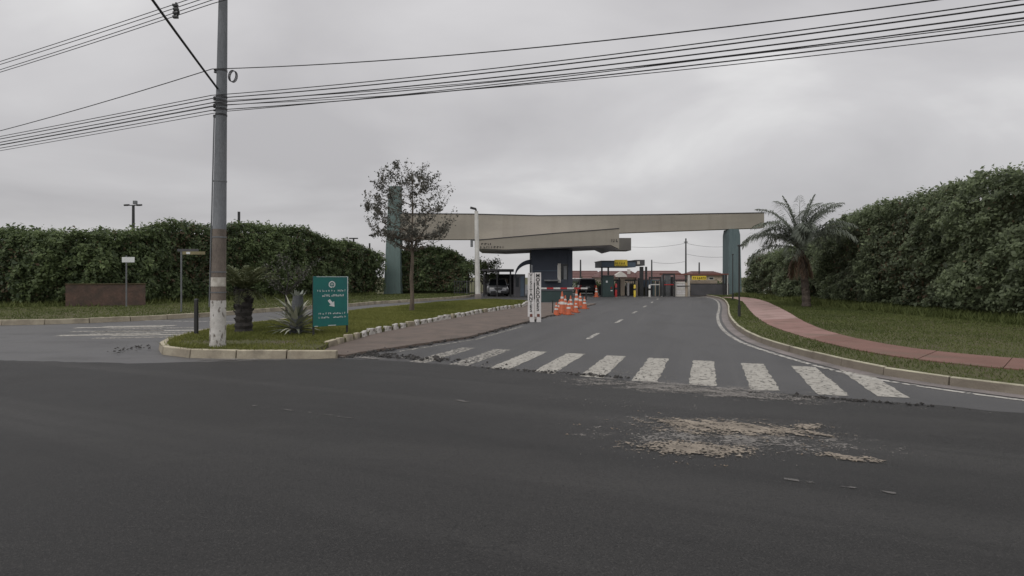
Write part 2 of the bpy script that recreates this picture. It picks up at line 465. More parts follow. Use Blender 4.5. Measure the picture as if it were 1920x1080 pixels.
class MB:
    """collects shapes for ONE mesh object"""

    def __init__(s):
        s.v, s.f = [], []

    def add(s, vs, fs):
        b = len(s.v)
        s.v += [tuple(v) for v in vs]
        s.f += [tuple(i + b for i in f) for f in fs]
        return s

    def box(s, c, d, rz=0.0, taper=1.0, tilt=None):
        x, y, z = d[0] / 2, d[1] / 2, d[2] / 2
        vs = [(-x, -y, -z), (x, -y, -z), (x, y, -z), (-x, y, -z),
              (-x * taper, -y * taper, z), (x * taper, -y * taper, z), (x * taper, y * taper, z), (-x * taper, y * taper, z)]
        m = Matrix.Rotation(rz, 3, 'Z')
        if tilt:
            m = m @ Matrix.Rotation(tilt[0], 3, 'X') @ Matrix.Rotation(tilt[1], 3, 'Y')
        vs = [m @ Vector(v) + Vector(c) for v in vs]
        return s.add(vs, [(0, 3, 2, 1), (4, 5, 6, 7), (0, 1, 5, 4), (1, 2, 6, 5), (2, 3, 7, 6), (3, 0, 4, 7)])

    def box2(s, a, b):
        return s.box([(p + q) / 2 for p, q in zip(a, b)], [abs(q - p) for p, q in zip(a, b)])

    def tube(s, pts, rad, n=8, cap=True):
        pts = [Vector(p) for p in pts]
        if not isinstance(rad, (list, tuple)):
            rad = [rad] * len(pts)
        vs, fs = [], []
        up = None
        for i, p in enumerate(pts):
            d = (pts[min(i + 1, len(pts) - 1)] - pts[max(i - 1, 0)]).normalized()
            if up is None:
                up = Vector((0, 0, 1)) if abs(d.z) < 0.9 else Vector((1, 0, 0))
            a = d.cross(up).normalized()
            b_ = a.cross(d).normalized()
            up = b_
            for k in range(n):
                t = 2 * math.pi * k / n
                vs.append(p + (a * math.cos(t) + b_ * math.sin(t)) * rad[i])
        for i in range(len(pts) - 1):
            for k in range(n):
                q = (k + 1) % n
                fs.append((i * n + k, i * n + q, (i + 1) * n + q, (i + 1) * n + k))
        if cap:
            fs.append(tuple(range(n - 1, -1, -1)))
            fs.append(tuple((len(pts) - 1) * n + k for k in range(n)))
        return s.add(vs, fs)

    def lathe(s, prof, c=(0, 0, 0), n=16, axis='Z'):
        vs, fs = [], []
        for r, h in prof:
            for k in range(n):
                t = 2 * math.pi * k / n
                p = (r * math.cos(t), r * math.sin(t), h)
                if axis == 'X':
                    p = (p[2], p[0], p[1])
                elif axis == 'Y':
                    p = (p[0], p[2], p[1])
                vs.append(Vector(p) + Vector(c))
        m = len(prof)
        for i in range(m - 1):
            for k in range(n):
                q = (k + 1) % n
                fs.append((i * n + k, i * n + q, (i + 1) * n + q, (i + 1) * n + k))
        fs.append(tuple(range(n - 1, -1, -1)))
        fs.append(tuple((m - 1) * n + k for k in range(n)))
        return s.add(vs, fs)

    def prism(s, poly, off):
        """closed polygon (3-D points) extruded by the vector off"""
        n = len(poly)
        a = [Vector(p) for p in poly]
        b = [p + Vector(off) for p in a]
        return s.add(a + b, [tuple(range(n)), tuple(range(2 * n - 1, n - 1, -1))] +
                     [(i + n, (i + 1) % n + n, (i + 1) % n, i) for i in range(n)])

    def build(s, name, m, parent=None, smooth=False, bevel=0.0, loc=(0, 0, 0), rz=0.0):
        me = bpy.data.meshes.new(name)
        me.from_pydata(s.v, [], s.f)
        bm = bmesh.new()
        bm.from_mesh(me)
        bmesh.ops.recalc_face_normals(bm, faces=bm.faces)
        if bevel > 0:
            es = [e for e in bm.edges if e.is_manifold and e.calc_face_angle(0) > 0.6]
            bmesh.ops.bevel(bm, geom=es, offset=bevel, segments=2, affect='EDGES', profile=0.6)
        bm.to_mesh(me)
        bm.free()
        me.materials.append(m)
        if smooth:
            me.polygons.foreach_set('use_smooth', [True] * len(me.polygons))
            try:
                me.set_sharp_from_angle(angle=R(40))
            except Exception:
                pass
        return link_mesh(name, me, parent, loc, (0, 0, rz))


def np_obj(name, V, F, m, parent=None, tone=None):
    me = bpy.data.meshes.new(name)
    k = F.shape[1]
    me.vertices.add(len(V))
    me.vertices.foreach_set('co', np.ascontiguousarray(V, dtype=np.float32).ravel())
    me.loops.add(F.size)
    me.loops.foreach_set('vertex_index', np.ascontiguousarray(F, dtype=np.int32).ravel())
    me.polygons.add(len(F))
    me.polygons.foreach_set('loop_start', np.arange(0, F.size, k, dtype=np.int32))
    try:
        me.polygons.foreach_set('loop_total', np.full(len(F), k, dtype=np.int32))
    except Exception:
        pass
    if tone is not None:
        at_ = me.attributes.new('tone', 'FLOAT', 'FACE')
        at_.data.foreach_set('value', np.ascontiguousarray(tone, dtype=np.float32))
    me.update(calc_edges=True)
    me.materials.append(m)
    return link_mesh(name, me, parent)


def leaves(P, size, r, nbias=None, aspect=0.5, droop=0.0):
    """rhombic leaves at the points P (n,3): returns V, F"""
    n = len(P)
    d = r.normal(size=(n, 3))
    if nbias is not None:
        d = d * 0.75 + nbias
    d /= np.linalg.norm(d, axis=1, keepdims=True) + 1e-9
    t = r.normal(size=(n, 3))
    t[:, 2] -= droop
    a = t - d * np.sum(t * d, axis=1, keepdims=True)
    a /= np.linalg.norm(a, axis=1, keepdims=True) + 1e-9
    b = np.cross(d, a)
    s = (size * r.uniform(0.6, 1.35, n))[:, None]
    V = np.empty((n, 4, 3))
    V[:, 0] = P - a * s * 0.5
    V[:, 1] = P + b * s * aspect * 0.5 + d * s * 0.08
    V[:, 2] = P + a * s * 0.5
    V[:, 3] = P - b * s * aspect * 0.5 + d * s * 0.08
    return V.reshape(-1, 3), np.arange(4 * n).reshape(n, 4)


def wob(P, seed, freq):
    """cheap smooth 3-D noise, about -1..1"""
    r = np.random.default_rng(seed)
    o = np.zeros(len(P))
    for k in range(7):
        w = r.normal(size=3) * freq * (1 + 0.45 * k)
        o += np.sin(P @ w + r.uniform(0, 6.28)) / (1 + 0.35 * k)
    return o / 2.6


def in_poly(x, y, poly):
    inside = np.zeros(len(x), bool)
    n = len(poly)
    for i in range(n):
        x1, y1 = poly[i][:2]
        x2, y2 = poly[(i + 1) % n][:2]
        if y1 == y2:
            continue
        c = ((y1 > y) != (y2 > y)) & (x < (x2 - x1) * (y - y1) / (y2 - y1) + x1)
        inside ^= c
    return inside


def sheet(name, poly, z, m, label, cat, parent=None, thick=0.0):
    """a flat polygon (earcut) at height z, with a skirt of depth thick"""
    bm = bmesh.new()
    vs = [bm.verts.new((p[0], p[1], z)) for p in poly]
    f = bm.faces.new(vs)
    bmesh.ops.triangulate(bm, faces=[f])
    for q in bm.faces:
        q.normal_update()
        if q.normal.z < 0:
            q.normal_flip()
    if thick > 0:
        lo = [bm.verts.new((p[0], p[1], z - thick)) for p in poly]
        n = len(vs)
        for i in range(n):
            bm.faces.new((vs[i], vs[(i + 1) % n], lo[(i + 1) % n], lo[i]))
    me = bpy.data.meshes.new(name)
    bm.to_mesh(me)
    bm.free()
    me.materials.append(m)
    o = link_mesh(name, me, parent)
    if parent is None:
        prop(o, label, cat, kind='structure')
    return o


def resample(pts, step):
    pts = [Vector((p[0], p[1])) for p in pts]
    out_ = [pts[0]]
    acc = 0.0
    for a_, b_ in zip(pts, pts[1:]):
        d = (b_ - a_).length
        t = step - acc
        while t <= d:
            out_.append(a_ + (b_ - a_) * (t / d))
            t += step
        acc = d - (t - step)
    return out_


def smooth_line(pts, n=3):
    """Chaikin corner cutting, end points kept"""
    pts = [Vector((p[0], p[1])) for p in pts]
    for _ in range(n):
        q = [pts[0]]
        for a_, b_ in zip(pts, pts[1:]):
            q += [a_ * 0.75 + b_ * 0.25, a_ * 0.25 + b_ * 0.75]
        q.append(pts[-1])
        pts = q
    return pts


def offset_line(pts, d):
    """offset to the left of travel"""
    out_ = []
    for i, p in enumerate(pts):
        t = (pts[min(i + 1, len(pts) - 1)] - pts[max(i - 1, 0)]).normalized()
        out_.append(p + Vector((-t.y, t.x)) * d)
    return out_


def jag(pts, amp, step, seed):
    r = random.Random(seed)
    q = resample(pts, step)
    o_ = offset_line(q, 0)
    return [p + Vector((r.uniform(-amp, amp), r.uniform(-amp, amp))) for p in o_]


# ------------------------------------------------------------------ directions measured on the ground
D = Vector((0.906, -0.423))         # along the avenue, to the right
E = Vector((0.300, 0.954))          # along the entrance road, away from the viewer

# ------------------------------------------------------------------ ground and roads
o = sheet('ground', [(-2500, -2500), (2500, -2500), (2500, 3500), (-2500, 3500)], -0.035, M['turf'],
          'wide dull green ground reaching to the horizon', 'ground')
sheet('side_road', [(-90, 8), (0.5, 8), (0.5, 62), (-90, 62)], -0.012, M['side_road'],
      'grey asphalt exit road curving behind the grass island with the utility pole', 'road')

KR = smooth_line([(17.5, 44.0 + 18), (16.3, 47.5), (14.6, 40.5), (11.4, 31.0), (8.75, 23.8), (7.0, 18.4), (6.2, 15.1), (6.0, 13.4),
                  (5.95, 11.4), (6.0, 10.1), (6.2, 9.3), (6.75, 8.3), (7.6, 7.3), (9.2, 6.1), (12, 4.6), (18, 1.8)], 3)
GUT = offset_line(KR, -0.34)     # inner edge of the gutter (towards the road; travel is towards the viewer)
left_edge = [(-3.6, 10.0), (-3.27, 11.9), (-2.8, 12.8), (-1.2, 15.4), (0.53, 20.9), (2.1, 26.0), (3.68, 31.0), (5.0, 35.2)]
ER = [Vector(p) for p in left_edge] + [Vector(p) for p in [(1.2, 36.3), (-2.5, 39.5), (-6.5, 39.5), (-6.5, 62), (-6.5, 130), (40, 130), (40, 62)]]
ER = ER + GUT[:-1] + [Vector((12, 3.0))]
entrance = sheet('entrance_road', ER, 0.0, M['road'], 'worn grey asphalt entrance road running up to the gate portal', 'road')

av_edge = [(-90, 48), (-30, 20.6), (-14, 13.2), (-10, 11.4), (-7.07, 10.95), (-5.2, 11.25), (-3.4, 11.62), (-2.2, 11.25), (-0.97, 10.76),
           (1.28, 9.45), (3.78, 8.07), (4.9, 7.56), (8, 5.75), (20, 0.3), (60, -18.3)]
av_j = jag(av_edge[3:13], 0.045, 0.16, 3)
AV = [Vector(p) for p in av_edge[:3]] + av_j + [Vector(p) for p in av_edge[13:]] + [Vector((60, -60)), Vector((-90, -60))]
avenue = sheet('avenue', AV, 0.009, M['avenue'], 'dark asphalt avenue crossing the whole foreground', 'road', thick=0.008)

# gutter beside the right-hand kerb
gb = MB()
gb.add([(p.x, p.y, 0.006) for p in GUT] + [(p.x, p.y, 0.012) for p in KR],
       [(i, i + 1, len(GUT) + i + 1, len(GUT) + i) for i in range(len(GUT) - 1)])
prop(gb.build('gutter', M['concrete']), 'pinkish concrete gutter along the curved kerb on the right', 'gutter', kind='structure')

# raised grass island and verges
ISL_BACK = smooth_line([(-4.0, 11.84), (-5.12, 11.84), (-6.14, 11.84), (-6.95, 12.2), (-7.5, 12.75), (-7.85, 13.5), (-8.15, 14.3), (-8.45, 15.4), (-8.6, 18.2),
                        (-8.2, 19.7), (-7.0, 25.7), (-5.5, 32.4), (-2.3, 38.7), (-1.1, 39.5), (0.4, 38.2), (1.0, 35.5)], 2)
ISL_EAST = [Vector(p) for p in [(0.57, 31.4), (-1.38, 25.6), (-2.9, 20.1), (-3.8, 16.3), (-4.08, 13.3)]]
ISL = ISL_BACK + ISL_EAST
ZT = 0.135
sheet('grass_island', ISL, ZT, M['turf'], 'raised grass island between the exit road and the entrance road', 'island', thick=0.15)
KL = smooth_line([(-60, 38.6), (-30, 24.7), (-20.5, 20.4), (-17.6, 19.9), (-15.8, 20.3), (-14.1, 21.7), (-12.3, 24.2), (-11.6, 27.5), (-8.9, 32.4),
                  (-8.2, 36.0), (-6.7, 38.6), (-5.0, 42.5), (-3.4, 46.5), (-3.0, 60)], 2)
sheet('left_verge', KL + [Vector((-3, 120)), Vector((-120, 120)), Vector((-120, 66))], ZT, M['turf'],
      'grass verge below the long hedge on the far side of the exit road', 'verge', thick=0.15)
RV = KR + [Vector((80, -26)), Vector((80, 120)), Vector((18.5, 120))]
sheet('right_verge', RV, ZT, M['turf'], 'grass verge around the red footpath on the right', 'verge', thick=0.15)
SW = [Vector(p) for p in [(-4.0, 11.9), (-4.05, 13.3), (-3.77, 16.3), (-2.87, 20.1), (-1.35, 25.6), (0.6, 31.4), (1.03, 35.5), (1.2, 36.4)]] + \
     [Vector(p) for p in reversed(left_edge[2:])]
sw_edge = jag([(5.0, 35.2), (3.68, 31.0), (2.1, 26.0), (0.53, 20.9), (-1.2, 15.4), (-2.8, 12.8), (-3.3, 11.9), (-4.0, 11.86)], 0.06, 0.22, 5)
SW = [Vector(p) for p in [(-4.05, 13.3), (-3.77, 16.3), (-2.87, 20.1), (-1.35, 25.6), (0.6, 31.4), (1.03, 35.5), (1.2, 36.4)]] + sw_edge
sheet('sidewalk', SW, 0.055, M['sidewalk'], 'brown worn pavement between the white kerb stones and the entrance road', 'pavement', thick=0.06)

# red footpath, laid in slabs
pl_ = smooth_line([(15.3, 43.5), (14.95, 38.6), (10.6, 26.5), (7.9, 18.6), (7.05, 14.3), (6.85, 11.6), (7.15, 10.4), (8.0, 9.2), (9.6, 8.0), (13, 6.2)], 2)
pr_ = smooth_line([(17.0, 43.5), (16.3, 38.6), (12.2, 26.5), (9.1, 18.2), (8.2, 14.6), (8.1, 12.4), (8.4, 11.4), (9.1, 10.5), (10.4, 9.4), (14, 7.5)], 2)
path = thing('footpath', 'red concrete footpath curving through the right-hand grass', 'path', kind='structure')


def lerp_line(pts, t):
    ln = [0]
    for a_, b_ in zip(pts, pts[1:]):
        ln.append(ln[-1] + (b_ - a_).length)
    s = t * ln[-1]
    for i in range(len(pts) - 1):
        if ln[i + 1] >= s:
            return pts[i].lerp(pts[i + 1], (s - ln[i]) / max(ln[i + 1] - ln[i], 1e-6))
    return pts[-1]


NS = 34
for i in range(NS):
    b = MB()
    sub = 3
    g = 0.004
    L_, R_ = [], []
    for k in range(sub + 1):
        t = (i + g / 2 * 3 + (1 - 3 * g) * k / sub) / NS
        L_.append(lerp_line(pl_, t))
        R_.append(lerp_line(pr_, t))
    zz = ZT + 0.022 + random.uniform(-0.003, 0.003)
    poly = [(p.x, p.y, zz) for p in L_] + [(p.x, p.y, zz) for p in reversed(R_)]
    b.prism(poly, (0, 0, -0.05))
    b.build('slab', M['path_pale'] if L_[0].y > 21 else M['path_mid'] if L_[0].y > 14.8 else M['path'], path, bevel=0.003)  # slabs get paler towards the far end


# ------------------------------------------------------------------ kerbs, one mesh per stone
def kerb(name, label, line, step, w, h, m, side=1, gap=0.012, jit=0.006, z0=-0.02):
    root = thing(name, label, 'kerb', kind='structure')
    q = resample(offset_line([Vector((p[0], p[1])) for p in line], -side * w), step)
    for i, (a_, b_) in enumerate(zip(q, q[1:])):
        t = (b_ - a_).normalized()
        n_ = Vector((-t.y, t.x)) * side
        a2 = a_ + t * gap
        b2 = b_ - t * gap
        z = h + random.uniform(-jit, jit)
        ja, jb = random.uniform(-jit, jit), random.uniform(-jit, jit)
        mb = MB()
        p = [a2 + n_ * ja, b2 + n_ * jb, b2 + n_ * (jb + w), a2 + n_ * (ja + w)]
        p2 = [a2 + n_ * (ja + 0.025), b2 + n_ * (jb + 0.03), b2 + n_ * (jb + w), a2 + n_ * (ja + w)]
        vs = [(c.x, c.y, z0) for c in p] + [(c.x, c.y, z + random.uniform(-jit, jit) * .4) for c in p2]
        mb.add(vs, [(0, 3, 2, 1), (4, 5, 6, 7), (0, 1, 5, 4), (1, 2, 6, 5), (2, 3, 7, 6), (3, 0, 4, 7)])
        mb.build('kerb_stone', m, root, bevel=0.014)
    return root


front_n = [i for i, p in enumerate(ISL_BACK) if p.y < 14.6]
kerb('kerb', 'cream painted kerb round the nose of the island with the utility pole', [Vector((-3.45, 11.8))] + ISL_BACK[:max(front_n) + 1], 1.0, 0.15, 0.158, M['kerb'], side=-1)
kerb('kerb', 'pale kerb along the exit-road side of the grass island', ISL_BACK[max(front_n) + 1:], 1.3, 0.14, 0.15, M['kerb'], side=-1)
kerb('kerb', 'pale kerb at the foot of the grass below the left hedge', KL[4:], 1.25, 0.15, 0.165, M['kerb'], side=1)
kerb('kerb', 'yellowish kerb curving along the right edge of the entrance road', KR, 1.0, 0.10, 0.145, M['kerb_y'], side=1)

# the row of white-topped stones along the brown pavement (each its own leaning block)
row = thing('kerb', 'row of white painted leaning kerb stones edging the grass beside the brown pavement', 'kerb', kind='structure')
for i, p in enumerate(resample(list(reversed(ISL_EAST)) + [Vector((1.0, 35.3))], 0.55)):
    t = (E if p.y > 17 else Vector((0.1, 1.0))).normalized()
    rz = math.atan2(t.y, t.x) + random.uniform(-0.22, 0.22)
    mb = MB()
    mb.box((0, 0, 0), (0.36 + random.uniform(-0.06, 0.07), 0.115, 0.22), taper=0.92, tilt=(random.uniform(-0.12, 0.12), random.uniform(-0.10, 0.10)))
    mb.build('kerb_stone', M['kerb'] if i % 7 == 3 or i < 3 else M['pole_white'], row, bevel=0.02, loc=(p.x, p.y, 0.092 + random.uniform(-0.02, 0.025)), rz=rz)


# ------------------------------------------------------------------ painted markings (children of their road)
def stripe(parent, name, a_, b_, w, m, z, seed, rag=0.012):
    """a strip from a to b, ragged edges"""
    a_, b_ = Vector(a_), Vector(b_)
    t = (b_ - a_).normalized()
    n_ = Vector((-t.y, t.x))
    r = random.Random(seed)
    k = max(2, int((b_ - a_).length / 0.12))
    Lp = [a_ + (b_ - a_) * (i / k) + n_ * (w / 2 + r.uniform(-rag, rag)) for i in range(k + 1)]
    Rp = [a_ + (b_ - a_) * (i / k) - n_ * (w / 2 + r.uniform(-rag, rag)) for i in range(k + 1)]
    mb = MB()
    vs = [(p.x, p.y, z) for p in Lp] + [(p.x, p.y, z) for p in Rp]
    mb.add(vs, [(i, i + 1, k + 1 + i + 1, k + 1 + i) for i in range(k)])
    o_ = mb.build(name, m, parent)
    return o_


EZ = Vector((-0.316, -0.949))
for i in range(-1, 9):
    top = Vector((-0.20 + 0.775 * i, 13.12 - 0.357 * i))
    ln = 2.75
    if i == 8:
        top += Vector((-0.12, 0))
        ln = 2.5
    if i == -1:
        stripe(entrance, 'crosswalk_stripe', top + EZ * 0.05, top + EZ * 2.5, 0.36, M['zebra_worn'], 0.0045, 40 + i, 0.03)
    else:
        a_ = top
        cut = 0.0
        stripe(entrance, 'crosswalk_stripe', a_, top + EZ * (ln - cut), 0.39, M['zebra'] if i > 0 else M['zebra_worn'], 0.0135 if False else 0.0045, 40 + i, 0.016)
for k in range(11):
    c = Vector((2.22, 16.15)) + Vector((0.310, 1.0)) * (5.45 * k)
    if c.y > 62:
        break
    stripe(entrance, 'lane_dash', c - E * 0.85, c + E * 0.85, 0.12, M['line'], 0.0045, 80 + k, 0.008)
edge = offset_line(KR, -0.47)
mb = MB()
eo, ei = offset_line(KR, -0.43), offset_line(KR, -0.54)
mb.add([(p.x, p.y, 0.0048) for p in eo] + [(p.x, p.y, 0.0048) for p in ei],
       [(i, i + 1, len(eo) + i + 1, len(eo) + i) for i in range(len(eo) - 1)])
mb.build('edge_line', M['line'], entrance)
le = [Vector((-2.45, 12.75)), Vector((-0.9, 15.3)), Vector((0.35, 19.3))]
for i, (a_, b_) in enumerate(zip(le, le[1:])):
    stripe(entrance, 'edge_line', a_, b_, 0.09, M['zebra_worn'], 0.0048, 120 + i, 0.02)
for i, (px0, px1) in enumerate([(1150, 1172), (1202, 1232), (1303, 1322)]):
    a_, b_ = gd(px0, 557), gd(px1, 557)
    stripe(entrance, 'stop_line', (a_.x, 47.6), (b_.x, 47.6), 0.45, M['zebra'], 0.0045, 130 + i)
side_road = bpy.data.objects['side_road']
SD = Vector((0.97, 0.20))
for k, (px, py, ln) in enumerate([(262, 611, 2.2), (285, 615, 2.6), (278, 620, 3.0), (262, 624, 2.6), (300, 627, 2.4), (268, 632, 2.4), (225, 613, 2.6), (222, 620, 2.6), (205, 627, 2.6)]):
    p = gd(px, py)
    c = Vector((p.x, p.y))
    stripe(side_road, 'crosswalk_stripe', c - SD * ln / 2, c + SD * ln / 2, 0.38, M['zebra_worn'] if k % 2 else M['zebra'], -0.0075, 150 + k, 0.02)
for k, (px0, py0, px1, py1) in enumerate([(250, 600, 345, 602), (345, 602, 440, 603)]):
    a_, b_ = gd(px0, py0), gd(px1, py1)
    stripe(side_road, 'edge_line', (a_.x, a_.y), (b_.x, b_.y), 0.12, M['line'], -0.0075, 170 + k)
for k, (a_, b_) in enumerate([((470, 762), (662, 786)), ((1470, 900), (1680, 928)), ((850, 752), (905, 757))]):
    p, q = gd(*a_), gd(*b_)
    stripe(avenue, 'lane_line', (p.x, p.y), (q.x, q.y), 0.05 if k < 2 else 0.10, M['line_faint'], 0.0135, 180 + k, 0.012)


# ------------------------------------------------------------------ loose material on the roads
def octa(P, s, r, squash=0.6):
    n = len(P)
    base = np.array([(1, 0, 0), (0, 1, 0), (-1, 0, 0), (0, -1, 0), (0, 0, 1), (0, 0, -0.5)], float)
    V = base[None] * r.uniform(0.6, 1.2, (n, 6, 1))
    V = V + r.normal(size=(n, 6, 3)) * 0.15
    a_ = r.uniform(0, 6.28, n)
    c, s_ = np.cos(a_), np.sin(a_)
    x = V[:, :, 0] * c[:, None] - V[:, :, 1] * s_[:, None]
    y = V[:, :, 0] * s_[:, None] + V[:, :, 1] * c[:, None]
    V = np.stack([x, y, V[:, :, 2] * squash], -1) * s[:, None, None] + P[:, None]
    F = np.array([(0, 1, 4), (1, 2, 4), (2, 3, 4), (3, 0, 4), (1, 0, 5), (2, 1, 5), (3, 2, 5), (0, 3, 5)])
    F = (F[None] + 6 * np.arange(n)[:, None, None]).reshape(-1, 3)
    return V.reshape(-1, 3), F


def scatter_stones(name, blobs, m, label, cat, seed, z=0.012):
    r = np.random.default_rng(seed)
    Ps, Ss = [], []
    for (x, y, rx, ry, ang, n, s0, s1) in blobs:
        u = r.normal(size=(n, 2)) * 0.5
        c, s_ = math.cos(ang), math.sin(ang)
        X = x + u[:, 0] * rx * c - u[:, 1] * ry * s_
        Y = y + u[:, 0] * rx * s_ + u[:, 1] * ry * c
        s = s0 + (s1 - s0) * r.power(0.35, n)
        Ps.append(np.stack([X, Y, np.full(n, z) + s * 0.2], -1))
        Ss.append(s)
    V, F = octa(np.concatenate(Ps), np.concatenate(Ss), r)
    return prop(np_obj(name, V, F, m), label, cat, kind='stuff')


AD = math.atan2(D.y, D.x)
g_ = lambda px, py: (gd(px, py).x, gd(px, py).y)
scatter_stones('gravel', [
    (*g_(1250, 728), 2.0, 0.35, AD, 1500, 0.003, 0.011), (*g_(1400, 742), 1.4, 0.28, AD, 700, 0.003, 0.010),
    (*g_(1180, 760), 1.3, 0.4, AD, 160, 0.003, 0.012), (*g_(1500, 830), 1.0, 0.35, AD, 120, 0.003, 0.010),
    (*g_(1300, 820), 1.3, 0.6, AD, 500, 0.003, 0.010), (*g_(1240, 870), 0.5, 0.2, AD, 30, 0.003, 0.010),
    (*g_(1150, 700), 1.2, 0.3, AD, 400, 0.004, 0.014), (*g_(950, 690), 1.2, 0.3, AD, 160, 0.005, 0.016)],
    M['gravel'], 'loose grey gravel spread over the road below the crosswalk', 'gravel', 11)
edge_blobs = []
r_ = random.Random(3)
for t in np.linspace(0, 1, 26):
    p = lerp_line([Vector(q) for q in left_edge[1:6]], t)
    edge_blobs.append((p.x + r_.uniform(-.05, .08), p.y, 0.28, 0.14, 1.26, int(26 - 14 * t), 0.015, 0.075))
edge_blobs += [(*g_(1095, 704), 0.75, 0.13, AD, 160, 0.01, 0.045), (*g_(1600, 752), 1.0, 0.10, AD, 120, 0.01, 0.04), (*g_(960, 694), 0.8, 0.12, AD, 80, 0.01, 0.04),
               (*g_(780, 672), 1.6, 0.28, AD, 150, 0.015, 0.07), (*g_(700, 668), 0.8, 0.25, AD, 90, 0.015, 0.07), (-8.5, 13.2, 0.35, 0.7, 0.3, 60, 0.012, 0.05)]
scatter_stones('rubble', edge_blobs, M['rubble'], 'dark broken asphalt crumbs along the ragged pavement edge', 'rubble', 12)
r2 = np.random.default_rng(17)


def heap(name, cx_, cy_, sx_, sy_, ang, seed, label, hmax=0.006, res=0.03, z0=0.0095, m='sand_sheet', cat='sand', bias=0.62, z_of=None):
    """thin smear of grit: its cover falls off raggedly towards the edge"""
    nx, ny = int(sx_ * 3.6 / res), int(sy_ * 3.6 / res)
    u = (np.arange(nx) / nx - 0.5) * 3.6
    v = (np.arange(ny) / ny - 0.5) * 3.6
    U, Vv = np.meshgrid(u, v, indexing='ij')
    Pm = np.stack([U * sx_, Vv * sy_ * 1.6, np.zeros_like(U)], -1).reshape(-1, 3)
    nz = (wob(Pm, seed, 5.0) * 0.40 + wob(Pm, seed + 1, 14) * 0.26 + wob(Pm, seed + 2, 40) * 0.18).reshape(nx, ny)
    H = bias - (U ** 2 + Vv ** 2) ** 0.75 * 0.78 + nz * 1.15
    c, s_ = math.cos(ang), math.sin(ang)
    X = cx_ + U * sx_ * c - Vv * sy_ * s_
    Y = cy_ + U * sx_ * s_ + Vv * sy_ * c
    Z = z0 + np.clip(H + 0.5, 0, 1.2) * hmax + 0.0012
    idx = np.arange(nx * ny).reshape(nx, ny)
    ok = (H[:-1, :-1] > -1.0) & (U[:-1, :-1] ** 2 + Vv[:-1, :-1] ** 2 < 3.0)
    F = np.stack([idx[:-1, :-1], idx[1:, :-1], idx[1:, 1:], idx[:-1, 1:]], -1)[ok]
    used = np.unique(F)
    rm = np.full(nx * ny, -1)
    rm[used] = np.arange(len(used))
    V = np.stack([X, Y, Z], -1).reshape(-1, 3)[used]
    o_ = np_obj(name, V, rm[F], M[m])
    at_ = o_.data.attributes.new('cover', 'FLOAT', 'POINT')
    at_.data.foreach_set('value', np.ascontiguousarray(H.ravel()[used], dtype=np.float32))
    return prop(o_, label, cat, kind='stuff')


heap('dust', *g_(1290, 730), 1.9, 0.50, AD, 41, 'pale grey dust smeared over the road along the lower edge of the crosswalk', hmax=0.002, m='dust', cat='dust', bias=0.5, res=0.04)
heap('dust', *g_(1430, 745), 1.0, 0.26, AD, 47, 'pale dust streak below the right-hand crosswalk stripes', hmax=0.002, m='dust', cat='dust', bias=0.2, res=0.04, z0=0.014)
heap('dust', *g_(1350, 815), 1.5, 0.75, AD * .5, 53, 'thin beige dust film round the spilled sand', hmax=0.002, m='dust', cat='dust', bias=0.22, res=0.04, z0=0.0095)
heap('dust', -5.2, 11.52, 1.7, 0.10, 0.0, 61, 'pale dirt washed along the foot of the front kerb of the island', hmax=0.002, m='dust', cat='dirt', bias=0.35, res=0.03)
heap('dust', -2.9, 11.75, 1.3, 0.35, -0.2, 63, 'pale dirt spread over the broken corner of the brown pavement', hmax=0.003, m='dust', cat='dirt', bias=0.2, res=0.035, z0=0.0125)
heap('sand', *g_(1362, 803), 0.80, 0.36, AD * 0.55, 21, 'larger upper patch of tan sand spilled on the avenue below the crosswalk', z0=0.014)
heap('sand', *g_(1305, 844), 0.60, 0.20, AD * 0.35, 25, 'smaller lower patch of tan sand on the avenue, nearest the viewer', z0=0.014)
heap('sand', *g_(1600, 862), 0.26, 0.09, AD, 29, 'thin small streak of tan sand right of the two larger patches', hmax=0.004, bias=0.45, z0=0.014)
heap('sand', *g_(1500, 803), 0.42, 0.10, 0.3, 33, 'faint tail of sand trailing from the larger patch', hmax=0.004, bias=0.35, z0=0.016)
cr_ = []
for i in range(40):
    a_ = r_.uniform(0, 6.28)
    q = r_.uniform(0.5, 1.5)
    bx, by = g_(1340, 815)
    cr_.append((bx + math.cos(a_) * 1.0 * q, by + math.sin(a_) * 0.75 * q, 0.05, 0.03, AD, 5, 0.004, 0.014))
scatter_stones('sand_crumbs', cr_, M['sand'], 'scattered tan crumbs round the spilled sand', 'crumbs', 19, z=0.010)


# ------------------------------------------------------------------ grass blades
def grass(name, poly, n, hmin, hmax, label, seed, dens=None, z=ZT, width=0.012, m='grass'):
    r = np.random.default_rng(seed)
    xs = [p[0] for p in poly]
    ys = [p[1] for p in poly]
    X = r.uniform(min(xs), max(xs), n)
    Y = r.uniform(min(ys), max(ys), n)
    k = in_poly(X, Y, poly)
    if dens is not None:
        k &= r.uniform(size=n) < dens(X, Y)
    X, Y = X[k], Y[k]
    n = len(X)
    P = np.stack([X, Y, np.full(n, z - 0.01)], -1)
    a_ = r.uniform(0, 6.28, n)
    dist = np.clip(Y / 14, 0.8, 3.0)
    w = width * dist * r.uniform(0.7, 1.4, n)
    h = r.uniform(hmin, hmax, n) * (1 + 0.35 * wob(P, seed + 4, 1.2))
    side = np.stack([np.cos(a_), np.sin(a_), np.zeros(n)], -1) * w[:, None]
    lean = np.stack([r.normal(size=n) * 0.45 * h, r.normal(size=n) * 0.45 * h, h], -1)
    V = np.stack([P - side, P + side, P + lean], 1).reshape(-1, 3)
    F = np.arange(3 * n).reshape(n, 3)
    tone = np.clip(0.5 + 0.32 * wob(P, seed + 5, 0.9) + r.normal(size=n) * 0.18, 0, 1)
    return prop(np_obj(name, V, F, M[m], tone=tone), label, 'grass', kind='stuff')


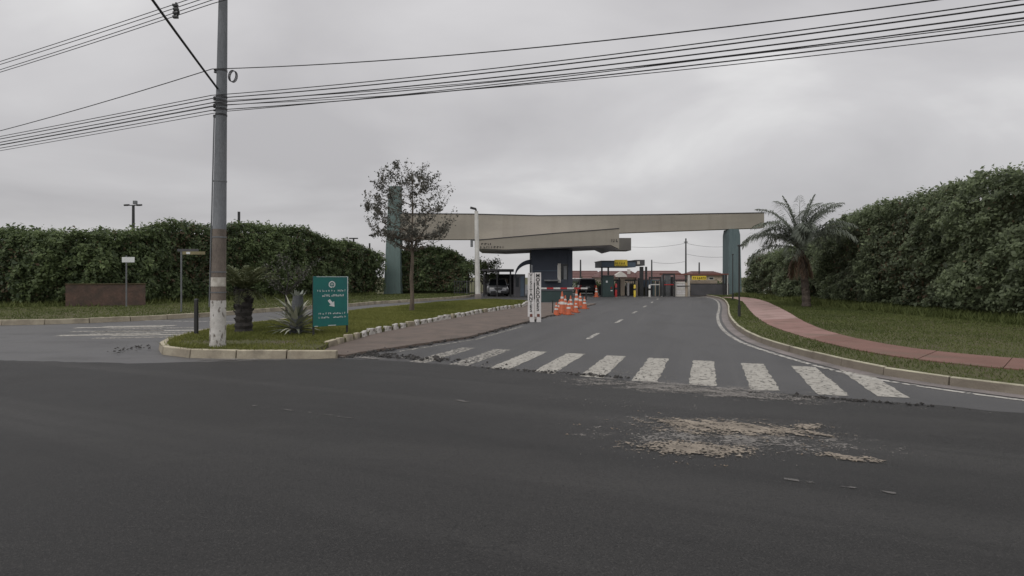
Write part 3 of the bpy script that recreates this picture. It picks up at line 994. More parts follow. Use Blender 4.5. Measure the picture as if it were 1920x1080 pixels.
def isl_d(X, Y):
    d = np.ones(len(X))
    # bare trodden earth beside the pole and palm, and near the open kerb end
    d *= np.clip(np.hypot((X + 6.1) / 2.0, (Y - 13.35) / 0.62) - 0.35, 0.05, 1)
    d *= np.clip(np.hypot((X + 4.1) / 0.9, (Y - 12.4) / 0.7) - 0.25, 0.05, 1)
    return d


grass('grass', [(p.x, p.y) for p in ISL], 300000, 0.03, 0.075, 'short olive grass covering the island with the pole and green sign', 31, isl_d)
grass('grass', [(p.x, p.y) for p in KR] + [(17.2, 4), (18.5, 20), (19.5, 48), (16.5, 48)], 240000, 0.03, 0.07,
      'short grass either side of the red footpath', 32, lambda X, Y: 1.0 - in_poly(X, Y, [(p.x, p.y) for p in pl_] + [(p.x, p.y) for p in reversed(pr_)]), m='grass_r')
grass('grass_tufts', [(-3.7, 11.80), (-4.6, 11.76), (-6.1, 11.76), (-6.9, 12.08), (-7.5, 12.65), (-8.2, 14.2), (-8.5, 15.4), (-8.2, 15.4), (-7.9, 14.3), (-7.3, 12.95), (-6.8, 12.35), (-6.1, 12.0), (-3.7, 12.0)], 9000, 0.04, 0.13,
      'longer grass tufts spilling over the front kerb of the island', 37, lambda X, Y: np.clip(wob(np.stack([X, Y, X * 0], -1), 71, 2.6) * 1.3 + 0.25, 0, 1), z=0.14)
grass('undergrowth', [(-30, 29.2), (-24, 28.7), (-20.9, 29.9), (-19.3, 33), (-18.9, 34.8), (-17.7, 36.9), (-16.4, 39), (-14.6, 41.8), (-12.8, 45.2), (-10.8, 49.4), (-12, 50), (-14.4, 45.8), (-16.4, 42.2), (-18.2, 39.2), (-19.8, 36.8), (-21, 33), (-22, 31), (-30, 31)], 26000, 0.12, 0.42,
      'rank weeds along the foot of the long left hedge', 35, m='grass_r', width=0.016)
grass('undergrowth', [(17.1, 46), (16.9, 41.5), (16.8, 36.8), (16.5, 33.8), (16.0, 30.8), (15.6, 27.8), (15.4, 25), (15.3, 21), (15.4, 16), (17.5, 16), (17.4, 25), (18, 31), (18.7, 38), (19, 46)], 26000, 0.10, 0.38,
      'rank weeds along the foot of the right hedge', 36, m='grass_r', width=0.016)
grass('grass', [(p.x, p.y) for p in KL[3:]] + [(-3, 56), (-10, 52), (-20, 36), (-34, 34), (-34, 27)], 130000, 0.04, 0.09,
      'grass strip at the foot of the long left hedge', 33, m='grass_r')

# ------------------------------------------------------------------ hedges
def hedge(name, label, line, thick, n, size, seed, m, zb=ZT, skirt=0.35, bumpy=0.45):
    """line: (x, y, height); front side is the right of travel"""
    r = np.random.default_rng(seed)
    L3 = np.array(line, float)
    seg = np.hypot(*np.diff(L3[:, :2], axis=0).T)
    cum = np.concatenate([[0], np.cumsum(seg)])
    tot = cum[-1]

    def pos(s):
        return (np.interp(s, cum, L3[:, 0]), np.interp(s, cum, L3[:, 1]), np.interp(s, cum, L3[:, 2]))

    def nrm(s):
        x0, y0, _ = pos(np.clip(s - 0.4, 0, tot))
        x1, y1, _ = pos(np.clip(s + 0.4, 0, tot))
        d = np.stack([x1 - x0, y1 - y0], -1)
        d /= np.linalg.norm(d, axis=1, keepdims=True) + 1e-9
        return np.stack([d[:, 1], -d[:, 0]], -1)

    root = thing(name, label, 'hedge', (0, 0, 0))
    # section of the hedge: u 0..1 runs from the front foot up over the top to the back
    s = r.uniform(0, tot, n)
    hgt = pos(s)[2] - zb
    nfront = 0.66
    kind = r.uniform(size=n)
    v = np.empty(n)
    depth = np.empty(n)
    n_in = None
    fr = kind < nfront
    tp = (kind >= nfront) & (kind < 0.93)
    bk = kind >= 0.93
    v[fr] = r.uniform(0.04, 1.0, fr.sum()) ** 0.85
    depth[fr] = np.where(r.uniform(size=fr.sum()) < 0.3, r.uniform(0, 0.7, fr.sum()), 0.0)
    v[tp] = 1.0
    depth[tp] = r.uniform(0, 1, tp.sum()) * thick
    v[bk] = r.uniform(0.3, 1, bk.sum())
    depth[bk] = thick
    x, y, _ = pos(s)
    nn = nrm(s)
    Q = np.stack([s, v * hgt, depth], -1)
    w1 = wob(Q, seed + 1, 1.1)
    w2 = wob(Q, seed + 2, 3.2)
    rag = np.minimum(r.exponential(0.10, n), 0.28) - r.uniform(0, 0.30, n) * (r.uniform(size=n) < 0.6)
    out_ = bumpy * w1 + 0.22 * w2 - 0.10 + r.normal(size=n) * 0.10
    topb = 0.30 * wob(np.stack([s, s * 0, depth], -1), seed + 3, 1.3) + 0.14 * wob(np.stack([s, s * 0, depth], -1), seed + 6, 4.0)
    round_ = -0.40 * np.clip((v - 0.82) / 0.18, 0, 1) ** 2     # rounded shoulder
    und = -skirt * np.clip((0.22 - v) / 0.22, 0, 1)            # thinner at the foot
    o_ = np.where(fr, out_ + round_ + und, np.where(bk, -out_, 0))
    z = zb + v * hgt + np.where(tp, topb + rag - 0.15 * np.abs(depth / thick - 0.5) * 2, topb * v)
    z = np.maximum(z, zb + 0.03)
    P = np.stack([x + nn[:, 0] * (o_ - depth), y + nn[:, 1] * (o_ - depth), z], -1)
    # upright shoots breaking the top line
    ns_ = int(tot * 1.5)
    s_s = r.uniform(0.2, tot - 0.2, ns_)
    xs, ys, hs = pos(s_s)
    ns2 = nrm(s_s)
    dd_ = r.uniform(0.15, 0.85, ns_) * thick
    hh_ = r.uniform(0.15, 0.55, ns_)
    per = 16
    tt_ = np.tile(np.linspace(-0.5, 1, per), ns_)
    rp_ = lambda v_: np.repeat(v_, per)
    lx, ly = rp_(r.normal(size=ns_) * 0.18), rp_(r.normal(size=ns_) * 0.18)
    Psh = np.stack([rp_(xs - ns2[:, 0] * dd_) + lx * tt_ + r.normal(size=ns_ * per) * 0.05,
                    rp_(ys - ns2[:, 1] * dd_) + ly * tt_ + r.normal(size=ns_ * per) * 0.05, rp_(hs) + tt_ * rp_(hh_)], -1)
    P = np.concatenate([P, Psh])
    nn = np.concatenate([nn, np.repeat(ns2, per, axis=0)])
    ext = lambda v_, f_: np.concatenate([v_, np.full(len(Psh), f_)])
    s, v, depth, hgt, w1, w2 = (np.concatenate([s, rp_(s_s)]), ext(v, 1.0), ext(depth, 0.5), np.concatenate([hgt, rp_(hs)]), ext(w1, 0.5), ext(w2, 0.4))
    tp = np.concatenate([tp, np.ones(len(Psh), bool)])
    n = len(P)
    nb = np.stack([nn[:, 0], nn[:, 1], np.full(n, 0.55)], -1)
    nb[tp] = nb[tp] * 0.3 + np.array([0, 0, 0.9])
    V, F = leaves(P, size * r.choice([0.75, 1.0, 1.0, 1.5], n), r, nb * 1.25, aspect=0.55, droop=0.2)
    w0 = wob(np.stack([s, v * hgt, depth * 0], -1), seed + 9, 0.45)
    tone = np.clip(0.38 + 0.20 * w0 + 0.18 * w1 + 0.16 * w2 + r.normal(size=n) * 0.2 + 0.12 * (v > 0.9), 0, 1)  # top and bulges lighter, hollows darker: light and shade put into leaf tone
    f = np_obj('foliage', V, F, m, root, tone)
    f['kind'] = 'stuff'
    # solid core added so that no daylight comes through the middle
    k = max(2, int(tot / 0.5))
    ss = np.linspace(0.25, tot - 0.25, k)
    x, y, h = pos(ss)
    nn = nrm(ss)
    rows = []
    for vv, dd in [(0.0, 0.95), (0.25, 0.85), (0.6, 0.80), (0.90, 0.95), (0.93, thick - 0.8), (0.5, thick - 0.25), (0.0, thick - 0.4)]:
        q = np.stack([ss, ss * 0 + vv * 4, ss * 0 + dd], -1)
        d2 = dd - 0.22 * wob(q, seed + 1, 1.1)
        rows.append(np.stack([x - nn[:, 0] * d2, y - nn[:, 1] * d2, zb - 0.05 + vv * (h - zb)], -1))
    G = np.stack(rows, 1)
    nr = G.shape[1]
    idx = np.arange(k * nr).reshape(k, nr)
    F = np.stack([idx[:-1, :-1], idx[1:, :-1], idx[1:, 1:], idx[:-1, 1:]], -1).reshape(-1, 4)
    ends = [list(idx[0]), list(idx[-1][::-1])]
    mb = MB()
    mb.add([tuple(p) for p in G.reshape(-1, 3)], [tuple(int(i) for i in q) for q in F] + [tuple(int(i) for i in q) for q in ends])
    mb.build('solid_core', M['hedge_core'], root)
    return root


hedge('hedge', 'long dark green hedge standing behind the exit road on the left',
      [(-44, 33.0, 4.2), (-30, 30.5, 3.9), (-24, 30.0, 3.9), (-21.5, 31.0, 3.8), (-20.2, 33.0, 4.1), (-19.8, 34.8, 4.7), (-18.6, 37.0, 4.7), (-17.2, 39.2, 5.0), (-15.4, 42.0, 5.1), (-13.6, 45.5, 4.55),
       (-11.6, 49.6, 3.9), (-10.9, 51.0, 3.5)], 2.2, 120000, 0.155, 51, M['hedge'])
hedge('hedge', 'shorter hedge between the green tower and the white lamp pole',
      [(-9.9, 52.5, 3.6), (-8.6, 53.0, 3.9), (-7.2, 53.3, 4.4), (-6.0, 53.4, 4.1), (-5.0, 53.2, 3.4), (-4.0, 53.0, 2.6)], 2.0, 26000, 0.17, 52, M['hedge'])
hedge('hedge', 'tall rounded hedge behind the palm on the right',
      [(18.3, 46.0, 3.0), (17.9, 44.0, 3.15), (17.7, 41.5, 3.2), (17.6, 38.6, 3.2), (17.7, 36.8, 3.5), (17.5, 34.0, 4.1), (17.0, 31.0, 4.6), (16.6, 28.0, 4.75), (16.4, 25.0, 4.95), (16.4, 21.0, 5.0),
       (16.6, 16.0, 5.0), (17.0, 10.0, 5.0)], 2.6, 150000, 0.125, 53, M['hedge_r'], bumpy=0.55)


# ------------------------------------------------------------------ trees
def grow(start, d, length, rad, depth, r, twigs, tubes, spread=0.55, up=0.12, kmin=2, kmax=3):
    pts, rads = [Vector(start)], [rad]
    p, dd = Vector(start), Vector(d).normalized()
    ns = 4
    for i in range(ns):
        dd = (dd + Vector((r.gauss(0, .12), r.gauss(0, .12), r.gauss(0, .08) + up * 0.4))).normalized()
        p = p + dd * length / ns
        pts.append(p.copy())
        rads.append(rad * (1 - 0.42 * (i + 1) / ns))
        if depth <= 2:
            twigs.append((p.copy(), depth))
    tubes.append((pts, rads, depth))
    if depth == 0:
        return
    for k in range(r.randint(kmin, kmax)):
        t = r.uniform(0.45, 1.0) if k else 1.0
        q = pts[0].lerp(pts[-1], t) if t < 1 else pts[-1]
        i = min(int(t * ns), ns - 1)
        q = pts[i].lerp(pts[i + 1], t * ns - i)
        ax = Vector((r.gauss(0, 1), r.gauss(0, 1), r.gauss(0, .5)))
        nd = (dd + ax.normalized() * spread * r.uniform(.7, 1.3)).normalized()
        grow(q, nd, length * r.uniform(0.62, 0.82), rads[i + 1] * 0.72, depth - 1, r, twigs, tubes, spread, up, kmin, kmax)


def tree(name, label, base, trunk_h, trunk_r, limb_len, depth, nl, leaf, seed, mleaf, mbark, squeeze=None, limbs=6, spread=0.55, cat='tree', lean=(0, 0), jit=1.2, upb=0.12):
    r = random.Random(seed)
    rn = np.random.default_rng(seed)
    root = thing(name, label, cat, base)
    twigs, tubes = [], []
    top = Vector((lean[0], lean[1], trunk_h))
    tp = [Vector((0, 0, -0.1)), Vector((lean[0] * .1 + .015, lean[1] * .1, trunk_h * 0.25)), Vector((lean[0] * .45 - .02, lean[1] * .4, trunk_h * 0.6)), top]
    MB().tube(tp, [trunk_r * 1.35, trunk_r, trunk_r * 0.92, trunk_r * 0.8], 10).build('trunk', mbark, root, smooth=True)
    for k in range(limbs):
        a_ = 2 * math.pi * (k + r.uniform(-.3, .3)) / limbs
        el = r.uniform(0.5, 1.25) if k < limbs - 1 else 1.4
        d = Vector((math.cos(a_) * math.cos(el), math.sin(a_) * math.cos(el), math.sin(el)))
        st = top - Vector((0, 0, r.uniform(0, 0.25) * trunk_h * 0.5 * (k % 2)))
        grow(st, d, limb_len * r.uniform(.8, 1.15), trunk_r * 0.55, depth, r, twigs, tubes, spread, upb)
    mb = MB()
    for pts, rads, dp in tubes:
        mb.tube(pts, [max(x, 0.008) for x in rads], 5 if dp > 1 else 3, cap=False)
    mb.build('limbs', mbark, root, smooth=True)['kind'] = 'stuff'
    T = np.array([tuple(t[0]) for t in twigs])
    idx = rn.integers(0, len(T), nl)
    P = T[idx] + rn.normal(size=(nl, 3)) * leaf * jit
    V, F = leaves(P, leaf, rn, None, aspect=0.6, droop=0.5)
    tone = np.clip(0.45 + 0.25 * wob(P, seed, 1.5) + rn.normal(size=nl) * 0.22, 0, 1)
    np_obj('crown', V, F, mleaf, root, tone)['kind'] = 'stuff'
    return root


def round_tree(name, label, base, trunk_h, trunk_r, cz, rad, nl, leaf, seed, mleaf, mbark):
    """tree whose twigs are grown towards points spread through a rounded crown; every leaf hangs on a twig"""
    rn = np.random.default_rng(seed)
    root = thing(name, label, 'tree', base)
    tp = [Vector((0, 0, -0.1)), Vector((0.02, 0, trunk_h * .3)), Vector((-0.02, 0.02, trunk_h * .65)), Vector((0.03, 0, trunk_h)), Vector((0.0, 0.0, trunk_h + 1.0)), Vector((0.05, 0, trunk_h + 2.2)), Vector((0.0, 0.0, cz + rad[2] * .8))]
    MB().tube(tp, [trunk_r * 1.4, trunk_r, trunk_r * .95, trunk_r * .85, trunk_r * .6, trunk_r * .35, 0.012], 10).build('trunk', mbark, root, smooth=True)

    def inside(n, lo, hi):
        d = rn.normal(size=(n, 3))
        d /= np.linalg.norm(d, axis=1, keepdims=True)
        f = rn.uniform(lo, hi, n) ** 0.5
        p = d * f[:, None] * np.array(rad)
        p[:, 2] *= 1 + 0.0 * p[:, 2]
        low = p[:, 2] < -0.55 * rad[2]
        p[low, 2] *= 0.75
        return p + np.array([-0.05, 0, cz])
    mb = MB()
    nodes = [np.array(tuple(tp[3].lerp(tp[6], t))) for t in np.linspace(0, 0.8, 9)]
    nodes += [np.array(tuple(tp[2].lerp(tp[3], 0.7)))]
    nr = [trunk_r * (0.6 - 0.05 * i) for i in range(9)] + [trunk_r * .6]
    twig = []
    for lev, (cnt, lo, hi) in enumerate([(15, 0.25, 0.6), (75, 0.3, 0.95), (330, 0.35, 1.15)]):
        tg = inside(cnt, lo, hi)
        N_ = np.array(nodes)
        nn, rr_ = [], []
        for p in tg:
            q = N_.copy()
            # prefer forks below the target, nearer the stem
            d = np.linalg.norm((q - p) * np.array([1, 1, 1.0]), axis=1) + np.clip(q[:, 2] - p[2] + 0.25, 0, 9) * 2.5
            i = int(np.argmin(d))
            a_, r0 = N_[i], max(nr[i] * 0.72, 0.006)
            k = 4
            mid = (a_ + p) / 2 + rn.normal(size=3) * 0.08 * np.linalg.norm(p - a_) + np.array([0, 0, -0.04])
            pts = [(1 - t) ** 2 * a_ + 2 * t * (1 - t) * mid + t * t * p for t in np.linspace(0, 1, k)]
            mb.tube([tuple(x) for x in pts], [r0, r0 * .8, r0 * .62, max(r0 * .4, .004)], 5 if lev < 1 else 3, cap=False)
            for j, x in enumerate(pts[1:]):
                nn.append(x)
                rr_.append(r0 * (.8, .62, .45)[j])
                if lev == 2 or (lev == 1 and j > 0):
                    twig.append((pts[j], x))
        nodes += nn
        nr += rr_
    mb.build('limbs', mbark, root, smooth=True)['kind'] = 'stuff'
    A = np.array([t[0] for t in twig])
    B = np.array([t[1] for t in twig])
    idx = rn.integers(0, len(A), nl)
    P = A[idx] + (B - A)[idx] * rn.uniform(0, 1.05, nl)[:, None] + rn.normal(size=(nl, 3)) * leaf * 0.55
    V, F = leaves(P, leaf, rn, None, aspect=0.6, droop=0.6)
    tone = np.clip(0.45 + 0.25 * wob(P, seed, 1.5) + rn.normal(size=nl) * 0.22, 0, 1)
    np_obj('crown', V, F, mleaf, root, tone)['kind'] = 'stuff'
    return root


b_ = gd(772, 583, ZT)
round_tree('tree', 'sparse brown-leaved tree on the grass island in front of the green tower', tuple(b_), 2.2, 0.085, 4.45, (2.05, 1.9, 2.15), 7600, 0.098, 8,
           M['tree_leaf'], M['bark'])
b_ = gd(537, 594, ZT)
tree('sapling', 'thin sparse sapling behind the spiky agave', tuple(b_), 0.9, 0.04, 0.75, 2, 420, 0.08, 9, M['tree_leaf'], M['bark_dark'], limbs=6, cat='small tree')
b_ = at(896, 553, 47)
tree('bush', 'loose dark bush beside the white lamp pole', (b_.x + 0.3, 50.5, ZT), 0.8, 0.07, 0.95, 3, 3800, 0.13, 12, M['hedge'], M['bark_dark'], limbs=8, cat='bush')


# ------------------------------------------------------------------ palms
def frond_mesh(name, Ln, el, droop, nleaf, ll, seed, m, width=0.03, rach=0.018, hang=0.35):
    r = np.random.default_rng(seed)
    ns = 14
    p = np.zeros(3)
    ang = el
    pts = [p.copy()]
    for i in range(ns):
        ang -= droop / ns * (0.5 + 1.2 * i / ns)
        p = p + np.array([math.cos(ang), 0, math.sin(ang)]) * Ln / ns
        pts.append(p.copy())
    pts = np.array(pts)
    mb = MB()
    mb.tube([tuple(q) for q in pts], [rach * (1 - 0.8 * i / ns) for i in range(ns + 1)], 4)
    V0 = np.array(mb.v)
    quads = [f for f in mb.f if len(f) == 4]
    t = np.repeat(np.linspace(0.12, 0.995, nleaf), 2)
    sgn = np.tile([1, -1], nleaf)
    f = t * ns
    i = np.minimum(f.astype(int), ns - 1)
    B = pts[i] + (pts[i + 1] - pts[i]) * (f - i)[:, None]
    T = pts[i + 1] - pts[i]
    T /= np.linalg.norm(T, axis=1, keepdims=True)
    prof = np.sin(np.clip(t * 0.92 + 0.08, 0, 1) * math.pi) ** 0.6 * ll * r.uniform(0.8, 1.15, len(t)) + 0.05
    n_ = len(t)
    d = T * (0.45 + 0.5 * t)[:, None] + np.stack([np.zeros(n_), sgn * 1.0, np.full(n_, 0.18)], -1) + r.normal(size=(n_, 3)) * 0.16
    d /= np.linalg.norm(d, axis=1, keepdims=True)
    mid = B + d * prof[:, None] * 0.5
    tip = B + d * prof[:, None] - np.array([0, 0, 1]) * (prof * hang)[:, None]
    sd = np.cross(d, np.array([0, 0, 1.0]))
    sd = sd / (np.linalg.norm(sd, axis=1, keepdims=True) + 1e-9) * width * 0.5
    LV = np.stack([B, mid + sd, tip, mid - sd], 1).reshape(-1, 3)
    LF = np.arange(4 * n_).reshape(n_, 4) + len(V0)
    V = np.concatenate([V0, LV])
    F = np.concatenate([np.array(quads), LF])
    me_o = np_obj(name, V, F, m, None, np.clip(r.normal(0.5, 0.22, len(F)), 0, 1))
    me = me_o.data
    bpy.data.objects.remove(me_o)
    return me


def palm(name, label, base, crown_z, trunk_r, bark, specs, lean=(0, 0), flare=1.25, skirt=None, cat='palm', steps=9):
    root = thing(name, label, cat, base)
    r = random.Random(hash(name) % 7 + 3)
    mb = MB()
    pts, rd = [], []
    for i in range(steps * 2 + 1):
        t = i / (steps * 2)
        pts.append((lean[0] * t * t, lean[1] * t * t, -0.1 + (crown_z + 0.1) * t))
        rd.append(trunk_r * (flare - (flare - 1) * min(1, t * 3)) * (1.0 + (0.10 if i % 2 else -0.05)) * (1 + 0.15 * max(0, t - .7)))
    mb.tube(pts, rd, 12)
    mb.build('trunk', bark, root, smooth=False)
    # old leaf bases
    mb = MB()
    for k in range(60):
        t = r.uniform(0.25, 1.0)
        a_ = r.uniform(0, 6.28)
        c = Vector((lean[0] * t * t, lean[1] * t * t, crown_z * t))
        d = Vector((math.cos(a_), math.sin(a_), 0))
        mb.tube([c + d * trunk_r * 0.8, c + d * (trunk_r * 1.25) + Vector((0, 0, 0.10 * (0.6 + trunk_r))), ], [0.035, 0.012], 4)
    mb.build('leaf_bases', bark, root)['kind'] = 'stuff'
    for (me, az, tilt) in specs:
        o_ = link_mesh('frond', me, root, (lean[0], lean[1], crown_z), (0, tilt, az))
    return root


PM = [frond_mesh('palm_frond', 3.0 * s, el, dr, 72, 0.64, 60 + i, M['palm_leaf'], width=0.042, rach=0.03, hang=0.50)
      for i, (s, el, dr) in enumerate([(0.95, R(87), R(22)), (1.08, R(76), R(66)), (1.05, R(62), R(92)), (1.05, R(46), R(95)), (0.95, R(24), R(85))])]
PD = [frond_mesh('dead_palm_frond', 1.5, R(-55), R(30), 26, 0.4, 70, M['palm_dead'], width=0.05, rach=0.025, hang=0.6)]
r_ = random.Random(21)
specs = []
for k in range(31):
    j = [0, 1, 1, 2, 2, 2, 3, 3, 3, 4, 1][k % 11]
    specs.append((PM[j], k * 2.39996 + r_.uniform(-.2, .2), r_.uniform(-.08, .08)))
for k in range(5):
    specs.append((PD[0], k * 1.3 + 2.2, r_.uniform(-.15, .15)))
b_ = gd(1512, 575, ZT)
palm('palm_tree', 'feather palm with dry hanging leaves on the grass right of the footpath', tuple(b_), 2.85, 0.17, M['palm_bark'], specs, lean=(-0.35, 0.0))
CM = [frond_mesh('cycad_frond', 0.85 * s, el, dr, 34, 0.17, 90 + i, M['cycad_leaf'], width=0.022, rach=0.012, hang=0.1)
      for i, (s, el, dr) in enumerate([(1.0, R(68), R(45)), (1.2, R(52), R(48)), (1.2, R(36), R(45)), (0.8, R(-5), R(50))])]
specs = [(CM[[0, 1, 1, 2, 2, 3][k % 6]], k * 2.39996, r_.uniform(-.1, .1)) for k in range(36)]
b_ = gd(457, 622, ZT)
palm('cycad', 'stocky cycad with a thick dark trunk behind the utility pole', tuple(b_), 1.15, 0.205, M['bark_dark'], specs, flare=1.15, cat='cycad', steps=7)


# agave clump: rosette of stiff leaves round a thick grey stem with pale stubs
b_ = gd(551, 626, ZT)
ag = thing('agave', 'spiky pale agave with a thick grey stem beside the green sign', 'plant', tuple(b_))
MB().tube([(0.05, 0, -.05), (0.07, 0, 0.4), (0.10, 0, 0.8), (0.11, 0.0, 1.02)], [0.17, 0.15, 0.14, 0.12], 10).build('stem', M['yucca_stem'], ag, smooth=True)


def blade(name, Ln, w, el, az, c, bend, m, tone):
    ns = 5
    vs = []
    ang = el
    p = Vector((0, 0, 0))
    for i in range(ns + 1):
        t = i / ns
        hw = w * (0.75 + 0.5 * math.sin(t * math.pi)) * (1 - t ** 2.2) * 0.5 + 0.002
        vs += [p + Vector((0, hw, 0.25 * hw)), p + Vector((0, 0, -0.012 * (1 - t))), p + Vector((0, -hw, 0.25 * hw))]
        p = p + Vector((math.cos(ang), 0, math.sin(ang))) * Ln / ns
        ang -= bend / ns
    fs = []
    for i in range(ns):
        for j in (0, 1):
            q = i * 3 + j
            fs.append((q, q + 1, q + 4, q + 3))
    o_ = np_obj(name, np.array([tuple(v) for v in vs]), np.array(fs), m, ag, np.full(len(fs), tone))
    o_.location = c
    o_.rotation_euler = (0, 0, az)
    return o_


for k in range(76):
    t = k / 76
    el = R(8 + 62 * t) + r_.uniform(-.15, .15)
    blade('leaf', r_.uniform(0.72, 1.02) * (1 - 0.12 * t), 0.085, el, k * 2.39996, (0.05, 0, 0.05 + 0.28 * t), R(35) * r_.uniform(.3, 1.4), M['agave'], r_.choice([0.05, 0.2, 0.4, 0.7, 0.95, 1.0]))
for k in range(16):
    blade('leaf', r_.uniform(0.14, 0.26), 0.075, R(60) + r_.uniform(-.3, .3), k * 2.39996, (0.11 + 0.09 * math.cos(k * 2.4), 0.09 * math.sin(k * 2.4), 0.95), R(20), M['yucca'], r_.uniform(0.2, 1.0))

# small flowering plants at the far end of the path
for k, (px, py, lab) in enumerate([(1406, 556, 'small pale-flowered plant at the foot of the teal pillar'),
                                   (1438, 560, 'small pale-flowered plant at the far end of the footpath, by the hedge')]):
    b_ = gd(px, py, ZT)
    rt = thing('flower_plant', lab, 'plant', tuple(b_))
    rn = np.random.default_rng(200 + k)
    P = rn.normal(size=(160, 3)) * np.array([0.22, 0.18, 0.2]) + np.array([0, 0, 0.4])
    V, F = leaves(P, 0.12, rn, None)
    np_obj('foliage', V, F, M['shrub_leaf'], rt, rn.uniform(size=160))['kind'] = 'stuff'
    P = rn.normal(size=(26, 3)) * np.array([0.24, 0.2, 0.2]) + np.array([0, -.05, 0.5])
    V, F = leaves(P, 0.09, rn, None, aspect=0.9)
    np_obj('flowers', V, F, M['flower'], rt, rn.uniform(size=26))['kind'] = 'stuff'

# ------------------------------------------------------------------ utility pole and cables
PX, PY = gd(408, 650, ZT).x, gd(408, 650, ZT).y
LEAN = Vector((0.115, 0.0))     # the pole leans slightly to the right


def pole_at(z):
    return Vector((PX + LEAN.x * (z - ZT) / 7.3, PY, z))


def pole_r(z):
    return 0.160 - 0.0098 * z


pole = thing('utility_pole', 'leaning concrete utility pole with a flaking white painted base', 'utility pole', (PX, PY, ZT))
pz = lambda y: CAM_H + (520 - y) / 1110 * PY


def pole_seg(name, z0, z1, m, extra=0.0):
    n = max(2, int((z1 - z0) / 0.6))
    zs = [z0 + (z1 - z0) * i / n for i in range(n + 1)]
    b = MB().tube([pole_at(z) - Vector((PX, PY, ZT)) for z in zs], [pole_r(z) + extra for z in zs], 20)
    return b.build(name, m, pole, smooth=True)


pole_seg('lower_shaft', ZT - 0.2, pz(430), M['pole_low'])
pole_seg('upper_shaft', pz(430), 10.6, M['pole'], 0.001)
pole_seg('painted_base', ZT - 0.1, pz(563), M['pole_white'], 0.004)
nb = MB()
z0, z1 = pz(537), pz(520)
ring0 = []
for z in (z0, z1):
    c = pole_at(z) - Vector((PX, PY, ZT))
    for k in range(15):
        t = R(190 + 170 * k / 14)
        ring0.append(c + Vector((math.cos(t), math.sin(t), 0)) * (pole_r(z) + 0.006))
nb.add(ring0, [(k, k + 1, 15 + k + 1, 15 + k) for k in range(14)])
nb.build('notice', M['paper'], pole)
b = MB()
zs = [pz(575) + i * 0.5 for i in range(9)]
b.tube([pole_at(z) - Vector((PX, PY, ZT)) + Vector((-pole_r(z) - 0.012, -0.05, 0)) for z in zs], 0.014, 6)
b.build('conduit', M['grey_metal'], pole, smooth=True)
for y in (445, 510, 548, 340):
    z = pz(y)
    c = pole_at(z) - Vector((PX, PY, ZT))
    MB().lathe([(pole_r(z) + 0.008, -0.012), (pole_r(z) + 0.008, 0.012)], c, 18).build('strap', M['grey_metal'], pole)
c0 = Vector((PX, PY, ZT))
D3 = Vector((D.x, D.y, 0))
NV = Vector((0.423, 0.906, 0))
for y, s in ((133, -1), (182, -1), (190, -1), (197, -1), (205, -1), (216, -1)):
    z = pz(y)
    c = pole_at(z) - c0
    MB().box(c + D3 * -(pole_r(z) + 0.05), (0.12, 0.05, 0.035 if y != 216 else 0.06), rz=AD).build('bracket', M['dark_metal'], pole, bevel=0.006)
    MB().lathe([(pole_r(z) + 0.007, -0.018), (pole_r(z) + 0.007, 0.018)], c, 18).build('clamp', M['dark_metal'], pole)
for y in (130, 182, 196):
    z = pz(y)
    c = pole_at(z) - c0 + D3 * -(pole_r(z) + 0.10)
    MB().lathe([(0.012, -0.05), (0.035, -0.035), (0.02, -0.01), (0.035, 0.015), (0.018, 0.04)], c, 10).build('insulator', M['dark_metal'], pole, smooth=True)
# spare coil hanging under the top cable, right of the pole
cb = MB()
zc_ = pz(146)
for k in range(4):
    pts = [pole_at(zc_) - c0 + D3 * (0.30 + 0.11 * math.cos(t) + 0.02 * k) + Vector((0, 0, 0.12 * math.sin(t) - 0.01 * k)) for t in np.linspace(0, 6.28, 15)]
    cb.tube(pts, 0.006, 4, cap=False)
cb.build('cable_coil', M['wire'], pole)


def tray(px):
    """distance along the avenue from the pole at which the photo column px is crossed"""
    k = (px - 960) / 1110
    return (k * PY - PX) / (D.x - k * D.y)


def cable(label, y_pole, y_right, y_left, rad, side, group, right=True, left=True, span=34.0, off=0.0, name='overhead_cable'):
    zp = pz(y_pole)
    P0 = Vector((PX, PY, 0)) + NV * side * (pole_r(zp) + 0.03)

    def zat(px, y):
        t = tray(px)
        return t, CAM_H + (520 - y) / 1110 * (PY + D.y * t)
    pts = []
    if left:
        t, z = zat(240, y_left)
        u = -t / span
        s = max(0.05, (zp - z) / (4 * u * (1 - u)))
        for i in range(24, 0, -1):
            w = i / 24
            pts.append(P0 - D3 * span * w + Vector((0, 0, zp - 4 * s * w * (1 - w))))
    pts.append(P0 + Vector((0, 0, zp)))
    if right:
        t, z = zat(1680, y_right)
        u = t / span
        s = max(0.02, (zp - z) / (4 * u * (1 - u)))
        for i in range(1, 41):
            w = i / 40
            pts.append(P0 + D3 * span * w + Vector((0, 0, zp - 4 * s * w * (1 - w))))
    b = MB().tube(pts, rad, 6)
    o_ = b.build(name, M['wire'], None, smooth=True)
    return prop(o_, label, 'cable', group)


